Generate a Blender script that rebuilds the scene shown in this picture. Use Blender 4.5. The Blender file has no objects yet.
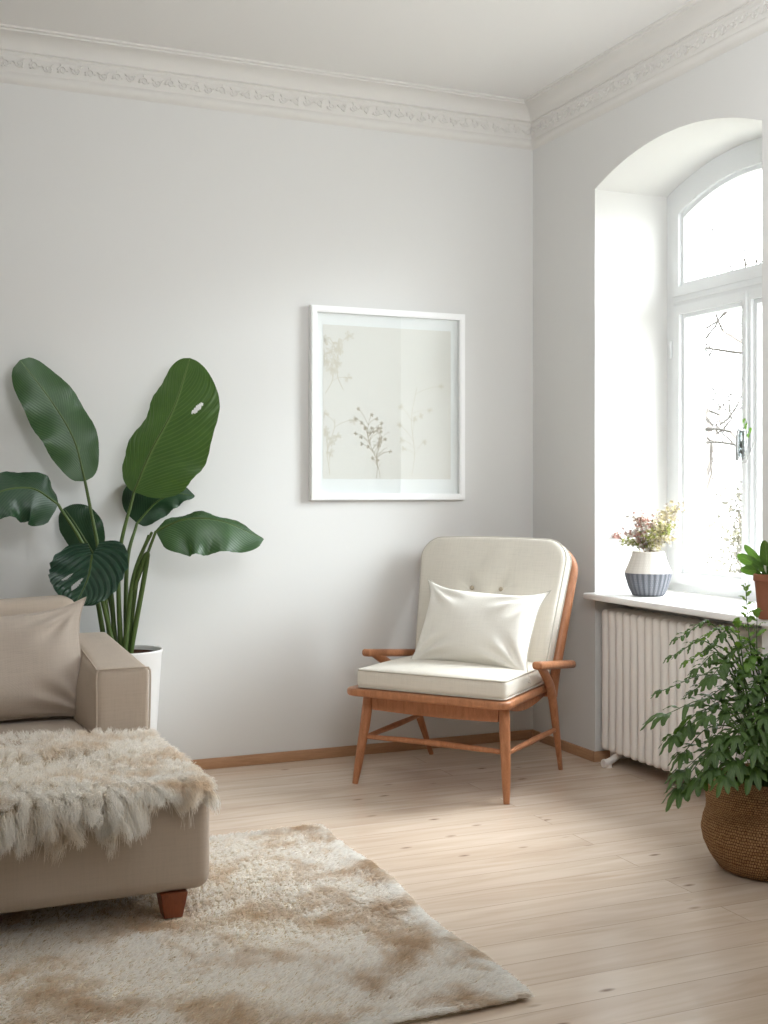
import bpy, bmesh, math, random
import numpy as np

random.seed(7)
rng = np.random.default_rng(11)
C = bpy.context.scene.collection
PI = math.pi

# ------------------------------------------------------------------ camera data (also used to turn photo pixels into points)
FP, PX, PY = 1209.0, 384.0, 489.0
YAW = math.radians(23.2)
CAM = np.array([-3.074, -5.275, 1.25])
cF = np.array([math.sin(YAW), math.cos(YAW), 0.0])
cR = np.array([math.cos(YAW), -math.sin(YAW), 0.0])
cU = np.array([0, 0, 1.0])


def ray(px, py):
    return cF + cR * (px - PX) / FP + cU * (PY - py) / FP


def at(px, py, y):
    """world point seen at a photo pixel, at depth plane Y = y"""
    d = ray(px, py)
    return CAM + d * ((y - CAM[1]) / d[1])


def atz(px, py, z):
    d = ray(px, py)
    return CAM + d * ((z - CAM[2]) / d[2])


def atx(px, py, x):
    d = ray(px, py)
    return CAM + d * ((x - CAM[0]) / d[0])


# ------------------------------------------------------------------ object helpers
ORG = {}


def tag(o, label=None, cat=None, group=None, kind=None):
    if label:
        o['label'] = label
    if cat:
        o['category'] = cat
    if group:
        o['group'] = group
    if kind:
        o['kind'] = kind
    return o


def thing(name, label, cat, loc=(0, 0, 0), rz=0.0, group=None, local=False):
    o = bpy.data.objects.new(name, None)
    o.empty_display_size = 0.1
    C.objects.link(o)
    o.location = loc
    o.rotation_euler = (0, 0, rz)
    ORG[o.name] = np.zeros(3) if local else np.array(loc, float)
    return tag(o, label, cat, group)


class MB:
    def __init__(self):
        self.V = []
        self.F = []
        self.UV = []
        self.n = 0

    def add(self, V, F, uv=None):
        V = np.asarray(V, float).reshape(-1, 3)
        self.V.append(V)
        self.F += [tuple(int(i) + self.n for i in f) for f in F]
        self.UV.append(np.zeros((len(V), 2)) if uv is None else np.asarray(uv, float))
        self.n += len(V)
        return self

    def build(self, name, mat, parent=None, origin=None, smooth=True, angle=40):
        V = np.concatenate(self.V)
        UV = np.concatenate(self.UV)
        org = np.zeros(3)
        if parent is not None:
            org = ORG[parent.name]
        elif origin is not None:
            org = np.array(origin, float)
        me = bpy.data.meshes.new(name)
        me.from_pydata((V - org).tolist(), [], self.F)
        uvl = me.uv_layers.new(name='UVMap')
        idx = np.zeros(len(me.loops), dtype=np.int32)
        me.loops.foreach_get('vertex_index', idx)
        uvl.data.foreach_set('uv', UV[idx].astype(np.float32).ravel())
        me.update()
        bm = bmesh.new()
        bm.from_mesh(me)
        bmesh.ops.recalc_face_normals(bm, faces=bm.faces)
        if smooth:
            lim = math.radians(angle)
            for f in bm.faces:
                f.smooth = True
            for e in bm.edges:
                if len(e.link_faces) == 2 and e.calc_face_angle(0) > lim:
                    e.smooth = False
        bm.to_mesh(me)
        bm.free()
        me.materials.append(mat)
        o = bpy.data.objects.new(name, me)
        C.objects.link(o)
        if parent is not None:
            o.parent = parent
        else:
            o.location = org
        ORG[o.name] = org
        return o


def box(x0, x1, y0, y1, z0, z1):
    V = [(x0, y0, z0), (x1, y0, z0), (x1, y1, z0), (x0, y1, z0), (x0, y0, z1), (x1, y0, z1), (x1, y1, z1), (x0, y1, z1)]
    F = [(0, 3, 2, 1), (4, 5, 6, 7), (0, 1, 5, 4), (1, 2, 6, 5), (2, 3, 7, 6), (3, 0, 4, 7)]
    return V, F


def rbox(x0, x1, y0, y1, z0, z1, r=0.02, n=4, k=3, fn=None):
    """rounded box on a welded grid: n inner cells, k cells over each rounded edge; fn bends the points"""
    lo = np.array([x0, y0, z0], float)
    hi = np.array([x1, y1, z1], float)
    c = (lo + hi) / 2
    h = (hi - lo) / 2
    r = min(r, h.min() * 0.999)
    N = n + 2 * k

    def axis(ha):
        a = [-ha + r * (1 - math.cos(PI / 2 * i / k)) * 1.0 for i in range(k)]
        b = [-(ha - r) + 2 * (ha - r) * i / n for i in range(n + 1)]
        d = [-v for v in reversed(a)]
        return a + b + d
    ax = [axis(h[i]) for i in range(3)]
    M = N + 1
    idx = {}
    V = []

    def vid(i, j, l):
        key = (i, j, l)
        if key not in idx:
            p = np.array([ax[0][i], ax[1][j], ax[2][l]])
            q = np.clip(p, -(h - r), h - r)
            d = p - q
            L = np.linalg.norm(d)
            if L > 1e-9:
                p = q + d / L * r
            idx[key] = len(V)
            V.append(p + c)
        return idx[key]
    F = []
    for i in range(N):
        for j in range(N):
            F.append((vid(i, j, 0), vid(i, j + 1, 0), vid(i + 1, j + 1, 0), vid(i + 1, j, 0)))
            F.append((vid(i, j, N), vid(i + 1, j, N), vid(i + 1, j + 1, N), vid(i, j + 1, N)))
            F.append((vid(i, 0, j), vid(i + 1, 0, j), vid(i + 1, 0, j + 1), vid(i, 0, j + 1)))
            F.append((vid(i, N, j), vid(i, N, j + 1), vid(i + 1, N, j + 1), vid(i + 1, N, j)))
            F.append((vid(0, i, j), vid(0, i, j + 1), vid(0, i + 1, j + 1), vid(0, i + 1, j)))
            F.append((vid(N, i, j), vid(N, i + 1, j), vid(N, i + 1, j + 1), vid(N, i, j + 1)))
    V = np.array(V)
    if fn is not None:
        V = fn(V)
    return V, F


def spline(P, n):
    """Catmull-Rom through P, n+1 samples"""
    P = np.asarray(P, float)
    if len(P) == 2:
        t = np.linspace(0, 1, n + 1)[:, None]
        return P[0] * (1 - t) + P[1] * t
    Q = np.vstack([2 * P[0] - P[1], P, 2 * P[-1] - P[-2]])
    out = []
    m = len(P) - 1
    for s in np.linspace(0, m, n + 1):
        i = min(int(s), m - 1)
        t = s - i
        a, b, c, d = Q[i], Q[i + 1], Q[i + 2], Q[i + 3]
        out.append(0.5 * ((2 * b) + (-a + c) * t + (2 * a - 5 * b + 4 * c - d) * t * t + (-a + 3 * b - 3 * c + d) * t ** 3))
    return np.array(out)


def tube(P, R, seg=10, caps=True, flat=1.0, ref=None, closed=False):
    """sweep along points P with radii R; flat squashes the section along the second axis"""
    P = np.asarray(P, float)
    n = len(P)
    R = np.broadcast_to(np.asarray(R, float), (n,))
    if closed:
        T = np.roll(P, -1, 0) - np.roll(P, 1, 0)
    else:
        T = np.gradient(P, axis=0)
    T = T / np.linalg.norm(T, axis=1)[:, None]
    if ref is None:
        ref = np.array([0, 0, 1.0]) if abs(T[0][2]) < 0.9 else np.array([1.0, 0, 0])
    a = np.asarray(ref, float)
    V = []
    for i in range(n):
        a = a - T[i] * (a @ T[i])
        a = a / np.linalg.norm(a)
        b = np.cross(T[i], a)
        for k in range(seg):
            th = 2 * PI * k / seg
            V.append(P[i] + R[i] * (b * math.cos(th) + a * math.sin(th) * flat))
    F = []
    for i in range(n if closed else n - 1):
        i2 = (i + 1) % n
        for k in range(seg):
            k2 = (k + 1) % seg
            F.append((i * seg + k, i * seg + k2, i2 * seg + k2, i2 * seg + k))
    if caps and not closed:
        F.append(tuple(reversed(range(seg))))
        F.append(tuple((n - 1) * seg + k for k in range(seg)))
    return V, F


def lathe(prof, cx, cy, seg=48, fn=None):
    V = []
    F = []
    uv = []
    n = len(prof)
    for i, (r, z) in enumerate(prof):
        for k in range(seg):
            th = 2 * PI * k / seg
            V.append((cx + r * math.cos(th), cy + r * math.sin(th), z))
            uv.append((k / seg, i / (n - 1)))
    for i in range(n - 1):
        for k in range(seg):
            k2 = (k + 1) % seg
            F.append((i * seg + k, i * seg + k2, (i + 1) * seg + k2, (i + 1) * seg + k))
    if prof[0][0] > 1e-6:
        F.append(tuple(reversed(range(seg))))
    if prof[-1][0] > 1e-6:
        F.append(tuple((n - 1) * seg + k for k in range(seg)))
    V = np.array(V)
    if fn is not None:
        V = fn(V)
    return V, F, uv


def prism(poly, axis, a0, a1):
    """extrude a 2D outline; axis 'x': poly is (y,z); 'y': (x,z); 'z': (x,y)"""
    def p3(p, a):
        return {'x': (a, p[0], p[1]), 'y': (p[0], a, p[1]), 'z': (p[0], p[1], a)}[axis]
    n = len(poly)
    V = [p3(p, a0) for p in poly] + [p3(p, a1) for p in poly]
    F = [tuple(range(n)), tuple(reversed(range(n, 2 * n)))]
    F += [(i, (i + 1) % n, n + (i + 1) % n, n + i) for i in range(n)]
    return V, F


def ring_x(outer, inner, x0, x1):
    """picture-frame solid in the YZ plane between two outlines with equal point counts"""
    n = len(outer)
    V = [(x0, *p) for p in outer] + [(x0, *p) for p in inner] + [(x1, *p) for p in outer] + [(x1, *p) for p in inner]
    F = []
    for i in range(n):
        j = (i + 1) % n
        F.append((i, j, n + j, n + i))
        F.append((2 * n + i, 3 * n + i, 3 * n + j, 2 * n + j))
        F.append((i, 2 * n + i, 2 * n + j, j))
        F.append((n + i, n + j, 3 * n + j, 3 * n + i))
    return V, F


def vnoise(P, s, seed=0):
    """cheap smooth noise, sums of sines"""
    r = np.random.default_rng(seed)
    out = np.zeros(len(P))
    for k in range(6):
        d = r.normal(size=3)
        d /= np.linalg.norm(d)
        out += np.sin(P @ d * s * (0.7 + 0.25 * k) + r.uniform(0, 6.28)) / (1 + 0.3 * k)
    return out / 3.0


# ------------------------------------------------------------------ materials
def srgb(r, g, b):
    f = lambda c: (c / 255 / 12.92) if c / 255 <= 0.04045 else ((c / 255 + 0.055) / 1.055) ** 2.4
    return (f(r), f(g), f(b), 1)


class NT:
    def __init__(self, name):
        self.m = bpy.data.materials.new(name)
        self.m.use_nodes = True
        self.t = self.m.node_tree
        self.t.nodes.clear()
        self.out = self.t.nodes.new('ShaderNodeOutputMaterial')

    def n(self, typ, ins=None, **props):
        nd = self.t.nodes.new(typ)
        for k, v in props.items():
            setattr(nd, k, v)
        for k, v in (ins or {}).items():
            if isinstance(v, bpy.types.NodeSocket):
                self.t.links.new(v, nd.inputs[k])
            else:
                nd.inputs[k].default_value = v
        return nd

    def coord(self, kind='Object', scale=(1, 1, 1), rot=(0, 0, 0)):
        tc = self.n('ShaderNodeTexCoord')
        mp = self.n('ShaderNodeMapping', {'Vector': tc.outputs[kind], 'Scale': scale, 'Rotation': rot})
        return mp.outputs[0]

    def world(self, scale=(1, 1, 1)):
        g = self.n('ShaderNodeNewGeometry')
        mp = self.n('ShaderNodeMapping', {'Vector': g.outputs['Position'], 'Scale': scale})
        return mp.outputs[0]

    def noise(self, vec, scale, detail=3, rough=0.5, dist=0):
        return self.n('ShaderNodeTexNoise', {'Vector': vec, 'Scale': scale, 'Detail': detail, 'Roughness': rough, 'Distortion': dist}).outputs[0]

    def ramp(self, fac, stops):
        r = self.n('ShaderNodeValToRGB', {'Fac': fac})
        e = r.color_ramp.elements
        e[0].position, e[0].color = stops[0]
        e[1].position, e[1].color = stops[-1]
        for p, c in stops[1:-1]:
            x = e.new(p)
            x.color = c
        return r.outputs[0]

    def mix(self, fac, a, b, mode='MIX'):
        nd = self.n('ShaderNodeMix', data_type='RGBA', blend_type=mode)
        for s, v in ((0, fac), (6, a), (7, b)):
            if isinstance(v, bpy.types.NodeSocket):
                self.t.links.new(v, nd.inputs[s])
            else:
                nd.inputs[s].default_value = v
        return nd.outputs[2]

    def math(self, op, a, b=0.0, c=0.0):
        nd = self.n('ShaderNodeMath', operation=op)
        for s, v in ((0, a), (1, b), (2, c)):
            if isinstance(v, bpy.types.NodeSocket):
                self.t.links.new(v, nd.inputs[s])
            else:
                nd.inputs[s].default_value = v
        return nd.outputs[0]

    def bump(self, h, strength=0.3, dist=0.002, normal=None):
        ins = {'Height': h, 'Strength': strength, 'Distance': dist}
        if normal is not None:
            ins['Normal'] = normal
        return self.n('ShaderNodeBump', ins).outputs[0]

    def pbsdf(self, **ins):
        return self.n('ShaderNodeBsdfPrincipled', {k.replace('_', ' '): v for k, v in ins.items()})

    def done(self, shader):
        self.t.links.new(shader.outputs[0] if not isinstance(shader, bpy.types.NodeSocket) else shader, self.out.inputs[0])
        return self.m


def simple(name, col, rough=0.5, bump=0.0, bscale=200, spec=0.5, vary=0.0, vscale=6, metal=0.0):
    k = NT(name)
    ins = {'Roughness': rough, 'Specular_IOR_Level': spec, 'Metallic': metal}
    v = k.coord()
    if vary > 0:
        dark = tuple(c * (1 - vary) for c in col[:3]) + (1,)
        ins['Base_Color'] = k.mix(k.noise(v, vscale, 4), dark, col)
    else:
        ins['Base_Color'] = col
    if bump > 0:
        ins['Normal'] = k.bump(k.noise(v, bscale, 3), bump, 0.001)
    return k.done(k.pbsdf(**ins))


def paint_wall(name, col):
    k = NT(name)
    w = k.world()
    c = k.mix(k.noise(w, 1.3, 3), tuple(x * 0.975 for x in col[:3]) + (1,), col)
    b = k.bump(k.noise(w, 60, 4), 0.06, 0.002)
    return k.done(k.pbsdf(Base_Color=c, Roughness=0.75, Specular_IOR_Level=0.25, Normal=b))


def fabric(name, col, scale=900, bump=0.35, vary=0.12, slub=0.12, sheen=0.15, boucle=False):
    k = NT(name)
    v = k.coord()
    wx = k.n('ShaderNodeTexWave', {'Vector': v, 'Scale': scale / 6.28, 'Distortion': 2.0, 'Detail': 1.0, 'Detail Scale': 3.0}, wave_type='BANDS', bands_direction='X').outputs[1]
    wz = k.n('ShaderNodeTexWave', {'Vector': v, 'Scale': scale / 6.28, 'Distortion': 2.0, 'Detail': 1.0, 'Detail Scale': 3.0}, wave_type='BANDS', bands_direction='Z').outputs[1]
    wy = k.n('ShaderNodeTexWave', {'Vector': v, 'Scale': scale / 6.28, 'Distortion': 2.0, 'Detail': 1.0, 'Detail Scale': 3.0}, wave_type='BANDS', bands_direction='Y').outputs[1]
    h = k.math('ADD', k.math('ADD', wx, wz), wy)
    if boucle:
        vo = k.n('ShaderNodeTexVoronoi', {'Vector': v, 'Scale': 260.0}).outputs[0]
        h = k.math('SUBTRACT', 1.0, vo)
    s1 = k.noise(k.coord(scale=(14, 14, 260)), 1.0, 2)
    s2 = k.noise(k.coord(scale=(260, 14, 14)), 1.0, 2)
    sl = k.math('MULTIPLY', k.math('ADD', s1, s2), 0.5)
    dark = tuple(c * (1 - vary - slub) for c in col[:3]) + (1,)
    light = tuple(min(1, c * (1 + slub)) for c in col[:3]) + (1,)
    c = k.ramp(sl, [(0.3, dark), (0.5, col), (0.7, light)])
    b = k.bump(h, bump, 0.0006)
    return k.done(k.pbsdf(Base_Color=c, Roughness=0.92, Specular_IOR_Level=0.15, Sheen_Weight=sheen, Sheen_Roughness=0.5, Normal=b))


def wood(name, light, dark, along=(1, 1, 1), rough=0.38, rings=26):
    k = NT(name)
    v = k.coord(scale=along)
    n1 = k.noise(v, 9, 5, 0.6, 0.6)
    n2 = k.noise(v, rings * 3.0, 3, 0.6)
    f = k.math('ADD', k.math('MULTIPLY', n1, 0.7), k.math('MULTIPLY', n2, 0.3))
    c = k.ramp(f, [(0.3, dark), (0.52, tuple((a + b) / 2 for a, b in zip(light, dark))), (0.7, light)])
    return k.done(k.pbsdf(Base_Color=c, Roughness=rough, Specular_IOR_Level=0.4, Normal=k.bump(f, 0.12, 0.001)))


M = {}
M['wall'] = paint_wall('wall_paint', srgb(217, 216, 213))
M['ceiling'] = paint_wall('ceiling_paint', srgb(230, 228, 225))
M['plaster'] = simple('cornice_plaster', srgb(218, 215, 210), 0.8, 0.15, 120, 0.2)
M['gloss_white'] = simple('window_lacquer', srgb(222, 224, 224), 0.35, 0.02, 60, 0.5)
M['sill'] = simple('sill_paint', srgb(238, 237, 235), 0.4, 0.03, 60, 0.5)
M['radiator'] = simple('radiator_enamel', srgb(234, 229, 223), 0.35, 0.03, 40, 0.5)
M['skirting'] = wood('skirting_oak', srgb(190, 150, 116), srgb(160, 120, 88), (1, 1, 14), 0.5)
M['chair_wood'] = wood('cherry_wood', srgb(194, 136, 98), srgb(150, 96, 62), (5, 5, 1.2), 0.36)
M['leg_wood'] = wood('stained_beech', srgb(158, 88, 56), srgb(120, 62, 38), (6, 6, 1.2), 0.4)
M['sofa'] = fabric('sofa_linen', srgb(190, 175, 159), 1100, 0.35, 0.03, 0.035)
M['sofa_pillow'] = fabric('pillow_linen', srgb(186, 173, 160), 1100, 0.4, 0.03, 0.045)
M['cream'] = fabric('cream_upholstery', srgb(220, 214, 202), 1300, 0.3, 0.03, 0.04)
M['cream_piping'] = simple('cream_piping', srgb(196, 190, 178), 0.8, 0.2, 500, 0.2)
M['boucle'] = fabric('ivory_boucle', srgb(232, 228, 219), 900, 0.7, 0.02, 0.03, 0.2, True)
M['button'] = simple('cloth_button', srgb(178, 166, 146), 0.9, 0.3, 600, 0.1)
M['pot_white'] = simple('glazed_white', srgb(236, 235, 233), 0.4, 0.02, 30, 0.5)
M['soil'] = simple('potting_soil', srgb(74, 48, 34), 0.95, 1.0, 90, 0.1, 0.6, 60)
M['terracotta'] = simple('brown_terracotta', srgb(150, 96, 70), 0.7, 0.3, 60, 0.3, 0.3, 20)
M['frame_white'] = simple('frame_lacquer', srgb(240, 240, 239), 0.45, 0.02, 80, 0.4)
M['mat_white'] = simple('mount_board', srgb(246, 246, 246), 0.9, 0.05, 300, 0.1)
M['steel'] = simple('brushed_metal', (0.6, 0.6, 0.6, 1), 0.3, 0.0, 1, 0.5, metal=1.0)
M['stem_brown'] = simple('dry_stem', srgb(140, 128, 92), 0.8, 0.2, 200, 0.2)
M['bark'] = simple('pale_bark', srgb(118, 112, 106), 0.9, 0.4, 30, 0.1, 0.3, 8)
M['twig'] = simple('dark_twig', srgb(58, 53, 48), 0.9, 0, 1, 0.1, 0.2, 8)
M['hedge'] = simple('winter_twigs', srgb(98, 94, 82), 0.9, 0.0, 30, 0.1, 0.4, 5)
M['outside'] = simple('winter_ground', srgb(150, 148, 138), 0.95, 0.4, 8, 0.1, 0.3, 2)
M['dark_gap'] = simple('bare_plaster', srgb(200, 196, 190), 0.9, 0.1, 60, 0.1)


def mat_floor():
    k = NT('oak_planks')
    w = k.world()
    br = k.n('ShaderNodeTexBrick', {'Vector': w, 'Color1': (0, 0, 0, 1), 'Color2': (1, 1, 1, 1), 'Mortar': (0.5, 0.5, 0.5, 1), 'Scale': 1.0,
                                    'Mortar Size': 0.0014, 'Mortar Smooth': 0.1, 'Bias': 0.0, 'Brick Width': 1.95, 'Row Height': 0.138},
             offset=0.37, offset_frequency=2)
    rnd = br.outputs['Color']
    seam = br.outputs['Fac']
    sep = k.n('ShaderNodeSeparateXYZ', {'Vector': w})
    shifted = k.n('ShaderNodeCombineXYZ', {'X': k.math('ADD', sep.outputs[0], k.math('MULTIPLY', rnd, 7.0)), 'Y': sep.outputs[1], 'Z': k.math('MULTIPLY', rnd, 3.0)}).outputs[0]
    g1 = k.noise(k.n('ShaderNodeMapping', {'Vector': shifted, 'Scale': (0.8, 7, 1)}).outputs[0], 1.8, 4, 0.5, 1.4)
    g2 = k.noise(k.n('ShaderNodeMapping', {'Vector': shifted, 'Scale': (1.6, 34, 1)}).outputs[0], 1.6, 4, 0.6, 0.5)
    vo = k.n('ShaderNodeTexVoronoi', {'Vector': k.n('ShaderNodeMapping', {'Vector': shifted, 'Scale': (4.2, 11.0, 1)}).outputs[0], 'Scale': 1.0, 'Randomness': 1.0}).outputs[0]
    knot = k.ramp(vo, [(0.03, (1, 1, 1, 1)), (0.12, (0, 0, 0, 1))])
    rare = k.ramp(k.noise(shifted, 0.9, 1), [(0.46, (0, 0, 0, 1)), (0.52, (1, 1, 1, 1))])
    knot = k.math('MULTIPLY', knot, rare)
    f = k.math('ADD', k.math('MULTIPLY', g1, 0.82), k.math('MULTIPLY', g2, 0.18))
    c = k.ramp(f, [(0.25, srgb(200, 180, 160)), (0.5, srgb(215, 198, 180)), (0.75, srgb(227, 213, 198))])
    tone = k.ramp(rnd, [(0.0, srgb(246, 242, 239)), (1.0, srgb(255, 254, 253))])
    c = k.mix(1.0, c, tone, 'MULTIPLY')
    c = k.mix(k.math('MULTIPLY', knot, 0.8), c, srgb(112, 84, 64))
    c = k.mix(k.math('MULTIPLY', seam, 0.42), c, srgb(124, 96, 74))
    hb = k.math('SUBTRACT', k.math('MULTIPLY', f, 0.05), seam)
    b = k.bump(hb, 0.12, 0.0015)
    ro = 0.23
    return k.done(k.pbsdf(Base_Color=c, Roughness=ro, Specular_IOR_Level=0.45, Normal=b))


M['floor'] = mat_floor()


def mat_leaf(name, dark, light, rib, veins=26.0, slant=0.8, transl=0.25, rough=0.36, tr_col=None):
    """u across the blade 0..1 with the midrib at 0.5, v along it"""
    k = NT(name)
    tc = k.n('ShaderNodeTexCoord')
    sep = k.n('ShaderNodeSeparateXYZ', {'Vector': tc.outputs['UV']})
    a = k.math('ABSOLUTE', k.math('SUBTRACT', sep.outputs[0], 0.5))
    ph = k.math('SUBTRACT', sep.outputs[1], k.math('MULTIPLY', a, slant))
    ve = k.math('SINE', k.math('MULTIPLY', ph, veins * 2 * PI))
    ve01 = k.math('MULTIPLY_ADD', ve, 0.5, 0.5)
    c = k.mix(k.noise(k.coord(), 14, 3), dark, light)
    c = k.mix(k.math('MULTIPLY', k.math('POWER', ve01, 6.0), 0.22), c, rib)
    mid = k.ramp(a, [(0.006, (1, 1, 1, 1)), (0.028, (0, 0, 0, 1))])
    c = k.mix(k.math('MULTIPLY', mid, 0.7), c, rib)
    b = k.bump(ve01, 0.25, 0.002)
    p = k.pbsdf(Base_Color=c, Roughness=rough, Specular_IOR_Level=0.5, Normal=b)
    t = k.n('ShaderNodeBsdfTranslucent', {'Color': tr_col or light})
    mx = k.n('ShaderNodeMixShader', {0: transl, 1: p.outputs[0], 2: t.outputs[0]})
    return k.done(mx)


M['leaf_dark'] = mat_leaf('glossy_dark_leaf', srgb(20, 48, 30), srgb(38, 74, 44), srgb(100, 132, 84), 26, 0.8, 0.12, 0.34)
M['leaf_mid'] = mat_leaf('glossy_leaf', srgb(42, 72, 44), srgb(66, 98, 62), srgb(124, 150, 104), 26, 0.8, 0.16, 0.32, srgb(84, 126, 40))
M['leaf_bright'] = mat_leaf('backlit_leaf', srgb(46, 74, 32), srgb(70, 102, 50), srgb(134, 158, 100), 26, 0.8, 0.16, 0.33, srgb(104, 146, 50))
M['leaf_round'] = mat_leaf('ribbed_round_leaf', srgb(26, 56, 42), srgb(46, 82, 60), srgb(120, 150, 126), 7, 1.5, 0.12, 0.28)
M['petiole'] = simple('green_petiole', srgb(82, 104, 52), 0.45, 0.1, 100, 0.4, 0.3, 18)
M['frond'] = mat_leaf('fern_leaf', srgb(38, 60, 24), srgb(76, 106, 42), srgb(120, 150, 80), 7, 0.6, 0.25, 0.45, srgb(96, 140, 40))
M['frond_light'] = mat_leaf('young_leaf', srgb(70, 108, 38), srgb(112, 146, 62), srgb(150, 176, 96), 7, 0.6, 0.35, 0.45, srgb(130, 170, 50))
M['frond_stem'] = simple('frond_stem', srgb(72, 96, 46), 0.5, 0.1, 100, 0.3, 0.2, 20)
M['pink'] = simple('dried_pink_blossom', srgb(208, 168, 156), 0.9, 0.0, 1, 0.1, 0.25, 60)
M['ivory_bloom'] = simple('dried_ivory_blossom', srgb(216, 206, 166), 0.9, 0.0, 1, 0.1, 0.2, 60)
M['white_bloom'] = simple('dried_white_blossom', srgb(222, 214, 204), 0.9, 0.0, 1, 0.1, 0.15, 60)
M['green_bloom'] = simple('dried_green_bud', srgb(168, 176, 100), 0.9, 0.0, 1, 0.1, 0.3, 60)
M['grey_green'] = simple('dry_leaf', srgb(140, 146, 104), 0.8, 0.0, 1, 0.2, 0.3, 40)


def two_sided_fresnel(k, ior):
    # thin sheet: the same reflectance from both sides
    g = k.n('ShaderNodeNewGeometry')
    i = k.math('MULTIPLY_ADD', g.outputs['Backfacing'], 1.0 / ior - ior, ior)
    return k.n('ShaderNodeFresnel', {'IOR': i})


def mat_glass(name='pane_glass', ior=1.5):
    k = NT(name)
    fr = two_sided_fresnel(k, ior)
    tr = k.n('ShaderNodeBsdfTransparent', {'Color': (0.98, 0.99, 0.985, 1)})
    gl = k.n('ShaderNodeBsdfGlossy', {'Roughness': 0.0, 'Color': (1, 1, 1, 1)})
    return k.done(k.n('ShaderNodeMixShader', {0: fr.outputs[0], 1: tr.outputs[0], 2: gl.outputs[0]}))


M['glass'] = mat_glass()
M['picture_glass'] = mat_glass('picture_glass', 1.75)


def mat_basket():
    k = NT('seagrass_weave')
    tc = k.n('ShaderNodeTexCoord')
    mp0 = k.n('ShaderNodeMapping', {'Vector': tc.outputs['UV'], 'Scale': (150, 64, 1)})
    wob = k.n('ShaderNodeTexNoise', {'Vector': mp0.outputs[0], 'Scale': 0.55, 'Detail': 3.0}).outputs[1]
    mp = k.n('ShaderNodeMix', data_type='RGBA', blend_type='ADD')
    mp.inputs[0].default_value = 0.9
    k.t.links.new(mp0.outputs[0], mp.inputs[6])
    k.t.links.new(wob, mp.inputs[7])
    br = k.n('ShaderNodeTexBrick', {'Vector': mp.outputs[2], 'Color1': (0.75, 0.75, 0.75, 1), 'Color2': (1, 1, 1, 1), 'Mortar': (0, 0, 0, 1), 'Scale': 1.0,
                                    'Mortar Size': 0.16, 'Mortar Smooth': 1.0, 'Brick Width': 1.0, 'Row Height': 1.0})
    nz = k.noise(mp.outputs[2], 0.9, 4, 0.7)
    h = k.math('MULTIPLY', k.math('SUBTRACT', 1.0, br.outputs['Fac']), k.math('MULTIPLY_ADD', nz, 1.3, 0.15))
    c = k.ramp(h, [(0.1, srgb(70, 44, 28)), (0.5, srgb(138, 98, 66)), (0.95, srgb(188, 148, 106))])
    return k.done(k.pbsdf(Base_Color=c, Roughness=0.85, Specular_IOR_Level=0.15, Normal=k.bump(h, 0.9, 0.004)))


M['basket'] = mat_basket()


def mat_vase(name, c0, c1, sx, sy, bump):
    k = NT(name)
    tc = k.n('ShaderNodeTexCoord')
    mp = k.n('ShaderNodeMapping', {'Vector': tc.outputs['UV'], 'Scale': (sx, sy, 1)})
    br = k.n('ShaderNodeTexBrick', {'Vector': mp.outputs[0], 'Color1': (0.6, 0.6, 0.6, 1), 'Color2': (1, 1, 1, 1), 'Mortar': (0, 0, 0, 1), 'Scale': 1.0,
                                    'Mortar Size': 0.14, 'Mortar Smooth': 1.0, 'Brick Width': 0.9, 'Row Height': 1.0})
    sp = k.n('ShaderNodeSeparateXYZ', {'Vector': tc.outputs['UV']})
    rib = k.math('MULTIPLY_ADD', k.math('SINE', k.math('MULTIPLY', sp.outputs[0], 2 * PI * 24)), 0.5, 0.5)
    h = k.math('MULTIPLY', k.math('SUBTRACT', 1.0, br.outputs['Fac']), k.math('MULTIPLY_ADD', rib, 0.6, 0.5))
    c = k.ramp(h, [(0.1, c0), (0.9, c1)])
    return k.done(k.pbsdf(Base_Color=c, Roughness=0.85, Specular_IOR_Level=0.2, Normal=k.bump(h, bump, 0.003)))


M['vase_white'] = mat_vase('vase_white_glaze', srgb(208, 202, 193), srgb(220, 215, 207), 60, 26, 0.15)
M['vase_grey'] = mat_vase('vase_grey_weave', srgb(66, 68, 74), srgb(136, 138, 144), 48, 22, 0.9)


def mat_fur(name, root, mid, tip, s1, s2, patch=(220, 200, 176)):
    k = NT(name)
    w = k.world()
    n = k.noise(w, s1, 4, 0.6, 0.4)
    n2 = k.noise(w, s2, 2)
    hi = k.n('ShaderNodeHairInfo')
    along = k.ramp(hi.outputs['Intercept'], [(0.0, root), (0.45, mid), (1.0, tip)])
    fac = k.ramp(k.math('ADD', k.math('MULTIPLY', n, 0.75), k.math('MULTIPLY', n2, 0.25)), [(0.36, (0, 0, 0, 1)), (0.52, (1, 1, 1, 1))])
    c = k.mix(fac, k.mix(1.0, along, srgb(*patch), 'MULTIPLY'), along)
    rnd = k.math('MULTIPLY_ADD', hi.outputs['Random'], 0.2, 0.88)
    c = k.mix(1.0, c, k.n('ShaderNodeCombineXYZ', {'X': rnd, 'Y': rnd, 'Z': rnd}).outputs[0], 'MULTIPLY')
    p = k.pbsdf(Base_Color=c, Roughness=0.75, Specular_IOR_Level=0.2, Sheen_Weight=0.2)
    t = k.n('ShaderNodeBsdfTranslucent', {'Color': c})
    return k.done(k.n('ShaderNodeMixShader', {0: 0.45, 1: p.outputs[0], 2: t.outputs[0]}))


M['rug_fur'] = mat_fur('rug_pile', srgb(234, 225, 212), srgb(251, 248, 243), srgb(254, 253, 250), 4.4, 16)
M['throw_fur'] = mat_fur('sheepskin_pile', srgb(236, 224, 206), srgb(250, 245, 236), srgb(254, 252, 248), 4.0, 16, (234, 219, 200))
M['hide'] = simple('hide_base', srgb(214, 200, 178), 0.95, 0.4, 200, 0.1, 0.2, 10)

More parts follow.
